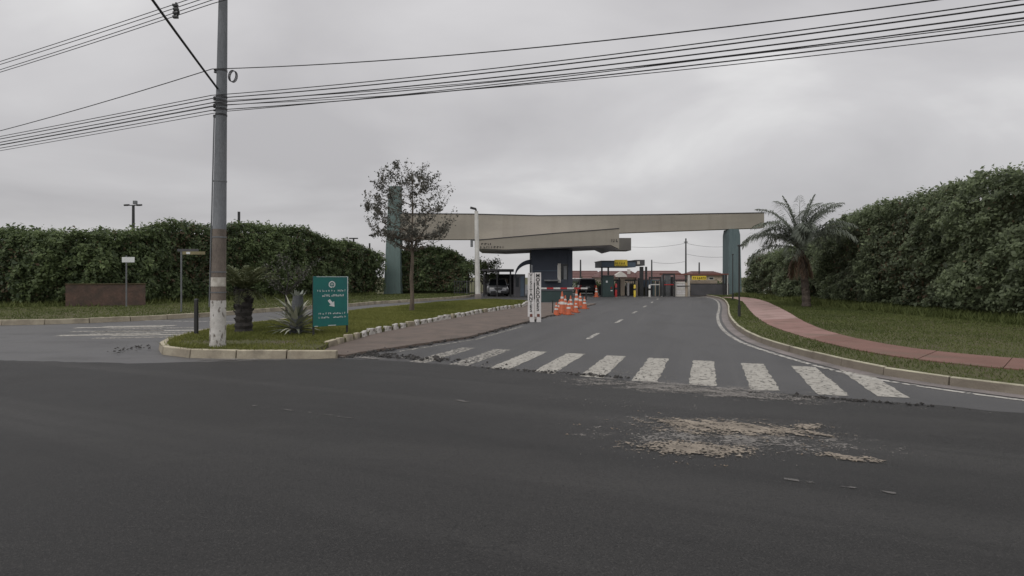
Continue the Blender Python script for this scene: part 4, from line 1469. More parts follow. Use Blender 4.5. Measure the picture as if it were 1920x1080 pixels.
G1 = 'telecom cables bundled along the avenue'
cable('single thin cable above the bundle, fixed to the leaning utility pole', 133, 18, 184, 0.009, -1, 'cables along the avenue')
for yp, yr, yl, rr, lab in [(182, 40, 213, 0.008, 'uppermost cable of the sagging telecom bundle'),
                            (188, 49, 218, 0.010, 'second cable from the top in the sagging telecom bundle'),
                            (196, 62, 225, 0.010, 'middle cable of the sagging telecom bundle'),
                            (202, 73, 231, 0.008, 'second cable from the bottom in the sagging telecom bundle'),
                            (210, 84, 237, 0.009, 'lowest cable of the sagging telecom bundle')]:
    cable(lab, yp, yr, yl, rr, -1, 'cables along the avenue')
for yp, yr, yl, rr, sd, lab in [(185, 62, 216, 0.006, 1, 'thin cable crossing behind the upper part of the telecom bundle'), (206, 58, 233, 0.007, 1, 'cable behind the bundle that rises across it to the right'), (193, 80, 224, 0.006, 1, 'thin cable behind the bundle that sinks across it to the right')]:
    cable(lab, yp, yr, yl, rr, sd, 'cables along the avenue')
for yp, yl, lab in [(11, 66, 'lowest of the power conductors held by the spacer high on the pole'),
                    (4, 60, 'second lowest power conductor held by the spacer high on the pole'),
                    (-4, 51, 'second highest power conductor held by the spacer high on the pole'),
                    (-12, 44, 'topmost power conductor above the spacer high on the pole')]:
    cable(lab, yp, -420, yl, 0.008, -1, 'power conductors high on the pole')
# diamond spacer on the power conductors
ts = tray(340)
sp = Vector((PX, PY, 0)) - NV * 0.12 + D3 * ts
zt, zb_ = CAM_H + (520 - 5) / 1110 * sp.y, CAM_H + (520 - 34) / 1110 * sp.y
spc = thing('cable_spacer', 'dark diamond spacer clipped to the power conductors left of the pole', 'spacer', (sp.x, sp.y, zb_))
hh = zt - zb_
MB().tube([(0, 0, 0), (-.05, 0, hh * .3), (-.03, 0, hh * .6), (0, 0, hh)], 0.02, 6).build('frame', M['dark_metal'], spc)
MB().tube([(0, 0, 0), (.06, 0, hh * .35), (.03, 0, hh * .6), (0, 0, hh)], 0.02, 6).build('frame', M['dark_metal'], spc)
for k in range(4):
    MB().box((random.uniform(-.02, .02), 0, hh * (k + 0.3) / 4), (0.11, 0.07, 0.055)).build('clip', M['dark_metal'], spc, bevel=0.01)
# thick service cable leaving towards the viewer over the avenue
pA = pole_at(pz(168)) + Vector((-0.05, -0.08, 0))
pB = Vector(((283 - 960) / 1110 * 9.2, 9.2, CAM_H + 520 / 1110 * 9.2))
pts = [pA + (pB - pA) * (i * 0.35) + Vector((0, 0, 0.012 * i * i * 0.35)) for i in range(0, 14)]
prop(MB().tube(pts, 0.021, 8).build('service_cable', M['wire'], None, smooth=True), 'thick slanting cable running up from the pole over the avenue', 'cable', 'cables along the avenue')

# ------------------------------------------------------------------ dark marker post on the island nose
b_ = gd(368, 627, ZT)
t = thing('marker_post', 'short dark post on the island nose left of the utility pole', 'post', tuple(b_))
MB().box((0, 0, 0.42), (0.085, 0.085, 0.90), taper=0.92).build('shaft', M['dark_post'], t, bevel=0.012)
MB().box((0, 0, 0.895), (0.092, 0.092, 0.045), taper=0.7).build('cap', M['dark_metal'], t, bevel=0.008)

# ------------------------------------------------------------------ green sign
pl0, pr0 = gd(588, 631, ZT), gd(652, 627, ZT)
sgn = thing('direction_sign', 'teal sign on two dark posts with a white emblem and arrow', 'sign', ((pl0.x + pr0.x) / 2, (pl0.y + pr0.y) / 2, ZT),
            math.atan2(pr0.y - pl0.y, pr0.x - pl0.x))
W = (pr0 - pl0).length
zb_, zt = CAM_H + (520 - 613) / 1110 * pl0.y - ZT, CAM_H + (520 - 518) / 1110 * pl0.y - ZT
MB().box((0, 0, (zb_ + zt) / 2), (W + 0.02, 0.025, zt - zb_)).build('panel', M['sign_teal'], sgn, bevel=0.004)
for s in (-1, 1):
    MB().box((s * W / 2 * 0.985, 0.032, zt / 2 - 0.1), (0.045, 0.035, zt + 0.2)).build('post', M['dark_post'], sgn, bevel=0.004)
MB().box((W / 2 - 0.008, -0.0165, (zb_ + zt) / 2 + 0.15), (0.016, 0.004, (zt - zb_) * 0.75)).build('edge_strip', M['sign_white'], sgn)
MB().box((0.02, -0.0165, zt - 0.012), (W * 0.9, 0.004, 0.010)).build('edge_strip', M['sign_white'], sgn)
MB().box((-W / 2 + 0.06, -0.0165, zb_ + 0.012), (0.09, 0.004, 0.014)).build('edge_strip', M['sign_white'], sgn)
MB().box((0.02, -0.0165, zb_ + 0.02), (0.20, 0.004, 0.016)).build('edge_strip', M['sign_white'], sgn)
H = zt - zb_
up = lambda f: zt - f * H
em = MB()
cz, cr0, cr1 = up(0.165), 0.058, 0.088
for k in range(16):
    if k in (12,):
        continue
    t0, t1 = 2 * math.pi * k / 16 + .03, 2 * math.pi * (k + 1) / 16 - .03
    q = [(cr * math.cos(tt) + 0.02, -0.0150, cz + cr * math.sin(tt)) for cr, tt in ((cr0, t0), (cr1, t0), (cr1, t1), (cr0, t1))]
    em.prism(q, (0, -0.004, 0))
em.box((0.02, -0.0170, cz - 0.055), (0.016, 0.004, 0.06))
for k in range(5):
    a_ = R(30 + 30 * k)
    em.box((0.02 + 0.026 * math.cos(a_), -0.0170, cz - 0.010 + 0.026 * math.sin(a_)), (0.022, 0.004, 0.018))
em.build('emblem', M['sign_white'], sgn)


def marks(z, x0, x1, h, seed, dens=0.85):
    """a row of small worn letter-like marks that can no longer be read"""
    r = random.Random(seed)
    b = MB()
    x = x0
    while x < x1:
        w = r.uniform(0.016, 0.034)
        if r.random() < dens:
            kind = r.random()
            if kind < 0.45:
                b.box((x + w * 0.2, -0.0170, z), (w * 0.38, 0.004, h))
                b.box((x + w * 0.65, -0.0172, z - h * 0.5 + h * 0.11 + r.choice([0, 0.39, 0.77]) * h), (w * 0.55, 0.0044, h * 0.22))
            elif kind < 0.75:
                b.box((x + w / 2, -0.0170, z - h * 0.2), (w * 0.9, 0.004, h * 0.55))
            else:
                b.box((x + w / 2, -0.0170, z + h * 0.05 * r.choice([-3, 3])), (w * 0.9, 0.004, h * 0.30))
                b.box((x + w * .5, -0.0173, z), (w * 0.36, 0.0046, h * .9))
        x += w + 0.010
        if r.random() < 0.12:
            x += 0.03
    return b


marks(up(0.288), -W * 0.40, W * 0.44, 0.046, 1).build('lettering', M['sign_white'], sgn)
marks(up(0.385), -W * 0.34, W * 0.36, 0.060, 2).build('lettering', M['sign_white'], sgn)
marks(up(0.745), -W * 0.36, W * 0.40, 0.044, 3).build('lettering', M['sign_white'], sgn)
marks(up(0.820), -W * 0.36, W * 0.42, 0.044, 4).build('lettering', M['sign_white'], sgn)
ar = MB()
ca, sa = math.cos(R(-50)), math.sin(R(-50))
arrow = [(-0.115, 0.035), (0.0, 0.035), (0.0, 0.085), (0.115, 0.0), (0.0, -0.085), (0.0, -0.035), (-0.115, -0.035)]
ar.prism([(0.01 + x * ca - z * sa, -0.0150, up(0.545) + x * sa + z * ca) for x, z in arrow], (0, -0.004, 0))
ar.build('arrow', M['sign_white'], sgn)

# ------------------------------------------------------------------ white lane board VISITANTES / MORADORES
bl = gd(1003, 604, 0.0)
brd = thing('lane_board', 'tall white board lettered in two upright columns at the pavement edge', 'sign', (bl.x, bl.y, 0.0), R(-2))
k_ = bl.y / 1110
bx = lambda px: (px - 1003) * k_
bz = lambda py: CAM_H + (520 - py) * k_
b = MB()
b.box2((bx(989.5), -0.02, bz(594)), (bx(1001.6), 0.02, bz(511.5)))
b.build('left_plank', M['board_white'], brd, bevel=0.004)
MB().box2((bx(1002.4), -0.018, bz(594)), (bx(1014.5), 0.022, bz(511))).build('right_plank', M['board_white'], brd, bevel=0.004)
MB().box2((bx(993), -0.016, 0.0), (bx(1002), 0.02, bz(594.4))).build('foot', M['board_white'], brd, bevel=0.004)
MB().box2((bx(1006), -0.016, 0.0), (bx(1014.5), 0.02, bz(594.4))).build('foot', M['board_white'], brd, bevel=0.004)
MB().box2((bx(995.5), 0.03, 0.0), (bx(998.5), 0.07, bz(497))).build('post', M['grey_metal'], brd, bevel=0.004)
MB().box2((bx(1001.0), -0.0245, bz(561)), (bx(1003.0), -0.021, bz(530))).build('divider', M['ink'], brd)
MB().box2((bx(993.5), -0.0235, bz(594.0)), (bx(998.5), -0.021, bz(588.5))).build('reflector', M['rust'], brd)
MB().box2((bx(1007.0), -0.0235, bz(594.0)), (bx(1012.0), -0.0195, bz(588.5))).build('reflector', M['rust'], brd)


def letters(word, xc, z_top, z_bot, size, parent, yf):
    n = len(word)
    for i, ch in enumerate(word):
        cu = bpy.data.curves.new('letter', 'FONT')
        cu.body = ch
        cu.align_x = 'CENTER'
        cu.align_y = 'CENTER'
        cu.size = size
        cu.extrude = 0.0015
        cu.offset = size * 0.028
        tmp = bpy.data.objects.new('letter', cu)
        COL.objects.link(tmp)
        dg = bpy.context.evaluated_depsgraph_get()
        me = bpy.data.meshes.new_from_object(tmp.evaluated_get(dg))
        bpy.data.objects.remove(tmp)
        me.materials.clear()
        me.materials.append(M['ink'])
        z = z_top + (z_bot - z_top) * i / (n - 1)
        link_mesh('letter', me, parent, (xc, yf, z), (R(90), 0, 0))


letters('VISITANTES', bx(995.5), bz(516), bz(582), 0.165, brd, -0.0235)
letters('MORADORES', bx(1008.5), bz(517), bz(580), 0.18, brd, -0.0215)

# ------------------------------------------------------------------ traffic cones
cone_src = {}


def cone(label, px, py, h, slim=1.0):
    p = gd(px, py)
    t = thing('traffic_cone', label, 'traffic cone', (p.x, p.y, 0.0), random.uniform(0, 1.5), 'orange traffic cones at the entrance')
    key = (h, slim)
    if key not in cone_src:
        r0 = 0.17 * h * slim
        bm_ = MB().box((0, 0, 0.02), (0.46 * h * slim, 0.46 * h * slim, 0.04)).build('base', M['cone'], t, bevel=0.012)
        prof = [(r0 * 1.08, 0.035), (r0, 0.06), (r0 * 0.80, h * 0.30)]
        b1 = MB().lathe([(r0 * 1.08, 0.035), (r0, 0.06), (0.028 * h, h * 0.985), (0.018 * h, h)], n=18).build('body', M['cone'], t, smooth=True)
        rr = lambda f: r0 + (0.028 * h - r0) * (f * h - 0.06) / (h * 0.985 - 0.06) + 0.003
        w1 = MB().lathe([(rr(.42), .42 * h), (rr(.54), .54 * h)], n=18).build('band', M['cone_white'], t, smooth=True)
        w2 = MB().lathe([(rr(.68), .68 * h), (rr(.77), .77 * h)], n=18).build('band', M['cone_white'], t, smooth=True)
        cone_src[key] = [bm_, b1, w1, w2]
    else:
        for s in cone_src[key]:
            c = s.copy()
            COL.objects.link(c)
            c.parent = t
    return t


cone('tall orange cone, left of the two tallest in the cluster', 1054, 588, 0.98)
cone('tall orange cone, right of the two tallest in the cluster', 1081, 578, 0.98)
cone('small orange cone leftmost in the cluster, beside the dark stake', 1043, 591, 0.55, 1.25)
cone('small orange cone nearest the road at the front of the cluster', 1066, 590, 0.62, 1.25)
cone('small orange cone at the right end of the cluster', 1096, 579, 0.62, 1.25)
cone('mid-sized orange cone between the two tallest', 1070, 584, 0.75, 1.2)
cone('small orange cone behind the left tallest cone', 1060, 583, 0.75, 1.2)
cone('small orange cone peeping out behind the front of the cluster', 1049, 586, 0.6, 1.2)
cone('small orange cone behind the right tallest cone', 1088, 575, 0.75, 1.2)
cone('small orange cone tucked below the right tallest cone', 1080, 586, 0.55, 1.25)
cone('distant orange cone on its own beside the dark car', 1118, 557, 0.95)
p = gd(1036, 589)
t = thing('stake', 'thin dark stake at the left end of the cone cluster', 'stake', (p.x, p.y, 0))
MB().tube([(0, 0, -.05), (0.01, 0, 0.6)], [0.028, 0.022], 8).build('shaft', M['bark_dark'], t)
MB().lathe([(0.05, 0), (0.05, 0.03)], n=10).build('foot', M['dark_metal'], t)

# ------------------------------------------------------------------ gate portal: tower, tapering beam, pillar
YP = 52.0
portal = thing('gate_portal', 'huge portal of a teal tower, a tapering beige beam and a teal pillar', 'gate portal', (0, YP, 0))


def loc(px, py, Y, base=(0, YP, 0)):
    return at(px, py, Y) - Vector(base)


tw = [loc(719, 553, YP), loc(751, 553, YP), loc(748.5, 349, YP), loc(729, 349, YP)]
MB().prism(tw, (0, 1.3, 0)).build('tower', M['teal_wall'], portal, bevel=0.012)
bm_ = [loc(745, 449, YP + .35), loc(893, 449, YP + .35), loc(1160, 437, YP + .35), loc(1433, 427, YP + .35), loc(1433, 399.5, YP + .35), loc(1230, 403, YP + .35), loc(1010, 405, YP + .35), loc(890, 402, YP + .35), loc(745, 401, YP + .35)]
MB().prism(bm_, (0, 1.0, 0)).build('beam', M['beige'], portal, bevel=0.02)
fl = MB()
tp_ = [bm_[4], bm_[5], bm_[6], bm_[7], bm_[8]]
for a_, b_ in zip(tp_, tp_[1:]):
    q = [a_ + Vector((0, -.03, 0.003)), b_ + Vector((0, -.03, 0.003)), b_ + Vector((0, -.03, 0.075)), a_ + Vector((0, -.03, 0.075))]
    fl.prism(q, (0, 1.06, 0))
fl.build('flashing', M['flashing'], portal)
pp = [loc(1366, 557, YP - .2), loc(1391, 557, YP - .2), loc(1388, 440, YP - .2), loc(1385.5, 429.5, YP - .2), loc(1368.5, 429.5, YP - .2), loc(1366.5, 440, YP - .2)]
MB().prism(pp, (0, 1.5, 0)).build('pillar', M['teal_dark'], portal, bevel=0.02)

# ------------------------------------------------------------------ gatehouse with its canopy
YG = 46.0
gh = thing('gatehouse', 'navy gatehouse under a wide beige canopy', 'gatehouse', (3.2, 48, 0))
GB = (3.2, 48, 0)
front = [loc(893, 451, YG, GB), loc(893, 466, YG, GB), loc(948, 468, YG, GB), loc(1145, 459.5, YG, GB), loc(1161, 467, YG, GB), loc(1161, 429, YG, GB), loc(1040, 438, YG, GB)]
MB().prism(front, (0, 0.35, 0)).build('canopy', M['beige'], gh, bevel=0.015)
sof = [Vector((q.x, 0.36 - 2, q.z)) for q in (front[1], front[2], front[3], front[4])]
sof += [Vector((front[4].x, 0.36 - 2, front[5].z - 0.35)), Vector((front[6].x, 0.36 - 2, front[6].z - 0.3)), Vector((front[0].x, 0.36 - 2, front[0].z - 0.15))]
MB().prism(sof, (0, 8.6, 0)).build('canopy_slab', M['soffit'], gh)
zs_ = min(v.z for v in front) - 0.02
MB().prism([loc(1140, 446, 56, GB), loc(1183.5, 446, 56, GB), loc(1183.5, 469.5, 56, GB), loc(1140, 469.5, 56, GB)], (0, 2.5, 0)).build('rear_canopy', M['beige_dark'], gh, bevel=0.02)
cf = MB()
for a_, b_ in ((front[0], front[6]), (front[6], front[5])):
    q = [a_ + Vector((0, -.03, 0.003)), b_ + Vector((0, -.03, 0.003)), b_ + Vector((0, -.03, 0.06)), a_ + Vector((0, -.03, 0.06))]
    cf.prism(q, (0, 0.2, 0))
cf.build('flashing', M['flashing'], gh)


def far_marks(x0, x1, zc, h, y, seed, w0=0.10, w1=0.24):
    r = random.Random(seed)
    b = MB()
    x = x0
    while x < x1:
        w = r.uniform(w0, w1)
        b.box((x + w * .3, y, zc), (w * .3, 0.02, h))
        if r.random() < 0.75:
            b.box((x + w * .62, y - 0.003, zc + r.choice([-.33, 0, .33]) * h), (w * .5, 0.02, h * .32))
        x += w + w0 * 0.5
    return b


fz = lambda py, Y: CAM_H + (520 - py) / 1110 * Y
far_marks((902 - 960) / 1110 * YG - 3.2, (922 - 960) / 1110 * YG - 3.2, fz(457.5, YG), 0.14, YG - 48 - 0.012, 5).build('lettering', M['ink'], gh)
far_marks((900 - 960) / 1110 * YG - 3.2, (946 - 960) / 1110 * YG - 3.2, fz(463.5, YG), 0.15, YG - 48 - 0.012, 6).build('lettering', M['ink'], gh)
far_marks((1145.5 - 960) / 1110 * YG - 3.2, (1157 - 960) / 1110 * YG - 3.2, fz(451, YG), 0.24, YG - 48 - 0.012, 8, 0.08, 0.16).build('lettering', M['ink'], gh)
YW = 48.0
ax = lambda px, Y=YW: (px - 960) / 1110 * Y - 3.2
zt_ = zs_ + 0.12
# walls of the block with real openings: left pier, mid pier, right pier, lintel, sill
MB().box2((ax(996), 0, 0), (ax(1045.5), 4.2, zt_)).build('wall', M['navy'], gh, bevel=0.01)
MB().box2((ax(1065), 0, 0), (ax(1073.5), 4.2, zt_)).build('wall', M['navy'], gh, bevel=0.01)
MB().box2((ax(1045.5), 0.05, fz(495, YW)), (ax(1065), 4.15, zt_ - 0.003)).build('lintel', M['navy'], gh)
MB().box2((ax(1045.5), 0.05, 0.0), (ax(1065), 4.15, fz(524, YW))).build('sill_wall', M['navy'], gh)
MB().box2((ax(1046), -0.02, fz(530, YW)), (ax(1051.5), 0.16, fz(494, YW))).build('daylight_strip', M['wall_white'], gh, bevel=0.01)  # white strip standing in for daylight seen through a gap
MB().box2((ax(1051.5), 0.12, fz(524, YW)), (ax(1065), 0.16, fz(495, YW))).build('window_pane', M['glass'], gh)
MB().box2((ax(1057), 0.02, fz(524, YW)), (ax(1063), 0.10, fz(499, YW))).build('blind', M['grey_metal'], gh)
MB().box2((ax(1020), -0.5, fz(527, YW)), (ax(1048), -0.02, fz(524.5, YW))).build('counter', M['grey_metal'], gh)
MB().box2((ax(996), -0.03, fz(508.5, YW)), (ax(1045), -0.003, fz(507, YW))).build('wall_band', M['blue_fascia'], gh)
# curved arm reaching down from the block to a dark booth on the left
arm = []
for k in range(13):
    th = R(90 + 88 * k / 12)
    arm.append((ax(998) + (ax(998) - ax(966)) * math.cos(th), 0.6, fz(518, YW) + (fz(490, YW) - fz(518, YW)) * math.sin(th)))
ab = MB()
nq = len(arm)
vs, fs = [], []
for (x, y, z) in arm:
    vs += [(x, 0.2, z + 0.16), (x, 1.8, z + 0.16), (x, 1.8, z - 0.18), (x, 0.2, z - 0.18)]
for i in range(nq - 1):
    for j in range(4):
        fs.append((i * 4 + j, i * 4 + (j + 1) % 4, (i + 1) * 4 + (j + 1) % 4, (i + 1) * 4 + j))
fs += [(0, 1, 2, 3), tuple((nq - 1) * 4 + j for j in (3, 2, 1, 0))]
ab.add(vs, fs)
ab.build('curved_awning', M['navy'], gh)
MB().box2((ax(963), 0.4, 0), (ax(985), 2.0, fz(514, YW))).build('booth', M['wall_dark'], gh, bevel=0.01)
MB().box2((ax(967), 0.36, fz(538, YW)), (ax(973), 0.395, fz(520, YW))).build('booth_window', M['glass'], gh)
MB().box2((ax(976), 0.36, fz(556, YW)), (ax(983), 0.395, fz(518, YW))).build('booth_door', M['blue_fascia'], gh)

# low teal planter wall in front of the gatehouse
t = thing('low_wall', 'low dark teal wall in front of the gatehouse behind the lane board', 'wall', (2.45, 38.5, 0))
MB().box((0, 0, 0.36), (2.9, 0.25, 0.72)).build('wall', M['teal_deep'], t, bevel=0.01)
MB().box((0, 0, 0.745), (2.96, 0.31, 0.05)).build('coping', M['wall_dark'], t, bevel=0.01)

# carport on the left
cp = thing('carport', 'flat dark carport roof left of the gatehouse', 'carport', (-0.9, 50, 0))
cxx = lambda px, Y=49.0: (px - 960) / 1110 * Y + 0.9
MB().box2((cxx(903), -1.0, fz(508.5, 49)), (cxx(963.5), 5.5, fz(504.5, 49))).build('roof', M['wall_dark'], cp, bevel=0.02)
for px in (907, 932, 957):
    for y in (-0.7, 5.0):
        MB().box((cxx(px), y, fz(508.5, 49) / 2), (0.12, 0.12, fz(508.5, 49))).build('post', M['dark_metal'], cp)
MB().box2((cxx(902), 5.3, 0), (cxx(966), 5.45, 1.9)).build('back_wall', M['wall_dark'], cp)
for px, w in ((945, 0.7), (920, 0.5)):
    MB().box((cxx(px, 54.5), 5.26, 1.25), (w, 0.05, 0.5)).build('notice_board', M['wall_tan'], cp)

# dark railing fence between the hedge and the carport
fc = thing('railing_fence', 'dark vertical railing fence under the bush, left of the carport', 'fence', (-4.0, 50.5, ZT))
for k in range(15):
    MB().box((-0.9 + k * 0.21, 0, 0.6), (0.05, 0.03, 1.2)).build('rail_bar', M['dark_metal'] if k != 5 else M['grey_metal'], fc)
for z in (0.15, 1.12):
    MB().box((0.55, 0.035, z), (3.1, 0.03, 0.05)).build('cross_rail', M['dark_metal'], fc)

# white lamp pole with camera
b_ = gd(896, 562, ZT)
lp = thing('lamp_pole', 'white steel pole with a small camera on top at the island end', 'lamp pole', tuple(b_))
zt = fz(396, b_.y) - ZT
MB().tube([(0, 0, 0), (-0.03, 0, zt * .3), (-0.10, 0, zt)], [0.17, 0.165, 0.12], 12).build('pole', M['white_metal'], lp, smooth=True)
MB().box((0.02, 0, 0.18), (0.42, 0.42, 0.42)).build('footing', M['concrete'], lp, bevel=0.03)
MB().box((-0.12, 0, zt + 0.06), (0.10, 0.10, 0.14)).build('cap', M['dark_metal'], lp, bevel=0.01)
MB().box((-0.30, -0.05, zt + 0.18), (0.40, 0.14, 0.14), tilt=(0, 0.25)).build('camera', M['dark_metal'], lp, bevel=0.02)
MB().box((-0.24, 0, fz(450, b_.y) - ZT), (0.50, 0.10, 0.10)).build('bracket', M['dark_metal'], lp, bevel=0.01)
MB().box((-0.40, -0.02, fz(457, b_.y) - ZT), (0.16, 0.16, 0.42)).build('sensor_box', M['grey_metal'], lp, bevel=0.02)


# ------------------------------------------------------------------ cars
def loft(rings):
    b = MB()
    n = len(rings[0])
    vs = [v for r in rings for v in r]
    fs = []
    for i in range(len(rings) - 1):
        for j in range(n):
            k = (j + 1) % n
            fs.append((i * n + j, i * n + k, (i + 1) * n + k, (i + 1) * n + j))
    fs += [tuple(range(n - 1, -1, -1)), tuple((len(rings) - 1) * n + j for j in range(n))]
    return b.add(vs, fs)


def car(name, label, pos, rz, paint, Ln=4.0, Wd=1.74, Ht=1.48, tall=False, group=None):
    """front of the car towards -y in its own space"""
    t = thing(name, label, 'car', (*pos, 0), rz, group)
    hw = Wd / 2
    zb, belt = 0.24, 0.92 if not tall else 1.0

    def ring(y, w, z0, z1):
        return [(-w * .92, y, z0), (-w, y, z0 + .12), (-w, y, z0 + (z1 - z0) * .7), (-w * .90, y, z1), (w * .90, y, z1), (w, y, z0 + (z1 - z0) * .7), (w, y, z0 + .12), (w * .92, y, z0)]
    h = Ln / 2
    st = [(-h, hw * .78, zb + .1, .62), (-h + .10, hw * .90, zb, .74), (-h + .5, hw, zb, .84), (-h + 1.1, hw, zb, belt), (0, hw, zb, belt), (h - .6, hw, zb, belt), (h - .12, hw * .94, zb, belt - .02), (h, hw * .84, zb + .08, belt - .12)]
    loft([ring(*s) for s in st]).build('body', paint, t, smooth=True, bevel=0.015)
    f0, f1, b1, b0 = (-h + .95, -h + 1.7, h - .75, h - .18) if not tall else (-h + .9, -h + 1.5, h - .35, h - .10)
    rt = hw * .72

    def gring(y0, y1, w0, w1, z0, z1):
        return [(-w0, y0, z0), (w0, y0, z0), (w1, y1, z1), (-w1, y1, z1)]
    gl = MB()
    vs = [(-hw * .90, f0, belt - .01), (hw * .90, f0, belt - .01), (hw * .90, b0, belt - .01), (-hw * .90, b0, belt - .01),
          (-rt, f1, Ht - .05), (rt, f1, Ht - .05), (rt, b1, Ht - .05), (-rt, b1, Ht - .05)]
    gl.add(vs, [(0, 1, 5, 4), (1, 2, 6, 5), (2, 3, 7, 6), (3, 0, 4, 7), (4, 5, 6, 7), (3, 2, 1, 0)])
    gl.build('cabin_glass', M['glass'], t, bevel=0.02)
    rf = MB()
    rf.add([(-rt * 1.04, f1 - .06, Ht - .06), (rt * 1.04, f1 - .06, Ht - .06), (rt * 1.04, b1 + .06, Ht - .06), (-rt * 1.04, b1 + .06, Ht - .06),
            (-rt * .9, f1 + .1, Ht), (rt * .9, f1 + .1, Ht), (rt * .9, b1 - .08, Ht), (-rt * .9, b1 - .08, Ht)],
           [(0, 1, 5, 4), (1, 2, 6, 5), (2, 3, 7, 6), (3, 0, 4, 7), (4, 5, 6, 7), (3, 2, 1, 0)])
    rf.build('roof', paint, t, bevel=0.02, smooth=True)
    for s in (-1, 1):
        for (ya, za, yb, zb2) in ((f0, belt - .02, f1, Ht - .04), (b0, belt - .02, b1, Ht - .04), ((f1 + b1) / 2, belt - .02, (f1 + b1) / 2, Ht - .04)):
            MB().tube([(s * hw * .905, ya, za), (s * rt * 1.02, yb, zb2)], 0.035, 6).build('pillar', paint, t)
        MB().box((s * (hw * .93 + .07), f0 + .28, belt + .06), (.16, .10, .12)).build('mirror', paint, t, bevel=0.02)
        MB().box((s * hw * .62, -h + .045, .66), (.36, .12, .14)).build('headlight', M['lamp_white'], t, bevel=0.025)
        MB().box((s * hw * .76, h - .02, .78), (.20, .12, .26)).build('tail_light', M['lamp_red'], t, bevel=0.02)
        for y in (-h + .78, h - .74):
            wt = MB().lathe([(.24, -.10), (.30, -.10), (.315, -.07), (.315, .07), (.30, .10), (.24, .10)], (0, 0, 0), 20, 'X').build('wheel', M['tyre'], t, smooth=True, loc=(s * (hw - .10), y, .315))
            MB().lathe([(.20, -.03), (.215, 0), (.05, .02)], (s * .10, 0, 0), 14, 'X').build('rim', M['grey_metal'], wt)
    MB().box((0, -h - .01, .62), (hw * .7, .06, .13)).build('grille', M['dark_metal'], t, bevel=0.01)
    MB().box((0, -h - .01, .38), (hw * 1.5, .12, .16)).build('bumper', M['dark_metal'] if paint is M['car_silver'] else paint, t, bevel=0.03)
    MB().box((0, -h - .075, .40), (.40, .015, .13)).build('plate', M['sign_white'], t)
    MB().box((0, h + .02, .42), (hw * 1.6, .12, .20)).build('bumper', paint, t, bevel=0.03)
    MB().box((0, h + .03, .72), (.40, .015, .13)).build('plate', M['sign_white'], t)
    return t


YC = 48.6
car('parked_car', 'silver car facing the viewer under the dark carport', ((932 - 960) / 1110 * 50.6, 51.6), R(4), M['car_silver'])
car('waiting_car', 'white car seen from behind beyond the red and white barrier', ((1082 - 960) / 1110 * 62.0, 64.0), R(180), M['car_white'], Ht=1.5, tall=True)
car('dark_car', 'dark car behind the white one beside the distant cone', ((1104 - 960) / 1110 * 54.0, 55.5), R(176), M['car_dark'], Ht=1.5)

# ------------------------------------------------------------------ boom barrier
bb = thing('boom_barrier', 'red and white boom barrier across the lane by the gatehouse', 'barrier', (ax(1012, 42) + 3.2, 42, 0))
zz = fz(540.5, 42)
x0, x1 = 0.0, (1101 - 1012) / 1110 * 42
MB().box((-0.1, 0, 0.5), (0.3, 0.35, 1.0)).build('cabinet', M['yellow'] if False else M['red'], bb, bevel=0.02)
n = 7
for k in range(n):
    a_ = x0 + (x1 - x0) * k / n
    b_ = x0 + (x1 - x0) * (k + 1) / n
    MB().box2((a_, -0.2, zz - 0.055), (b_ - 0.002, -0.15, zz + 0.055)).build('arm_segment', M['white_metal'] if k % 2 == 0 else M['red'], bb)
MB().box((x1 - 0.1, -0.175, zz / 2 - 0.03), (0.08, 0.08, zz - 0.06)).build('rest_post', M['dark_metal'], bb)

# ------------------------------------------------------------------ inner canopy with yellow sign
YI = 50.0
ic = thing('inner_canopy', 'blue-grey canopy on thin posts carrying a yellow sign', 'canopy', ((1172 - 960) / 1110 * YI, YI, 0))
ix = lambda px, Y=YI: (px - 1172) / 1110 * Y
MB().box2((ix(1128), 0, fz(501, YI)), (ix(1192), 4.0, fz(489.5, YI))).build('fascia', M['blue_fascia'], ic, bevel=0.02)
MB().box2((ix(1128) - .05, -0.06, fz(490.2, YI)), (ix(1192) + .05, 4.05, fz(488.6, YI))).build('coping', M['flashing'], ic)
MB().box2((ix(1192), 0.1, fz(498, YI)), (ix(1209.5), 3.9, fz(487, YI))).build('side_fascia', M['wall_dark'], ic, bevel=0.02)
MB().box2((ix(1195), 0.06, fz(495.5, YI)), (ix(1200), 0.097, fz(490, YI))).build('light_panel', M['wall_white'], ic)
for px in (1129.5, 1141.5, 1202.5, 1206, 1213):
    MB().box((ix(px), 0.3, fz(500, YI) / 2), (0.13 if px < 1200 else 0.16, 0.13, fz(500, YI))).build('post', M['dark_metal'], ic)
MB().box2((ix(1152), -0.07, fz(499, YI)), (ix(1176), -0.003, fz(487, YI))).build('sign_board', M['yellow'], ic, bevel=0.01)
far_marks(ix(1153.5), ix(1173), fz(493.5, YI), 0.17, -0.082, 11, 0.08, 0.16).build('lettering', M['ink'], ic)
MB().box2((ix(1155), -0.085, fz(497.6, YI)), (ix(1174), -0.071, fz(497, YI))).build('lettering', M['ink'], ic)

# access kiosk (dark, seen against the canopy)
t = thing('access_kiosk', 'dark teal access kiosk with a small white panel beside the inner canopy', 'kiosk', ((1139 - 960) / 1110 * 48.6, 48.6, 0))
MB().box((0, 0, 0.86), (0.92, 0.8, 1.72)).build('cabinet', M['teal_deep'], t, bevel=0.03)
MB().box((-0.12, -0.41, 1.25), (0.14, 0.02, 0.16)).build('panel', M['sign_white'], t)
MB().box((0.25, -0.41, 0.75), (0.10, 0.02, 0.14)).build('button_panel', M['lamp_red'], t)
MB().box((0.27, -0.41, 0.52), (0.16, 0.02, 0.08)).build('ticket_slot', M['sign_white'], t)
MB().box((0, 0, 1.75), (1.0, 0.9, 0.06)).build('cap', M['wall_dark'], t, bevel=0.01)

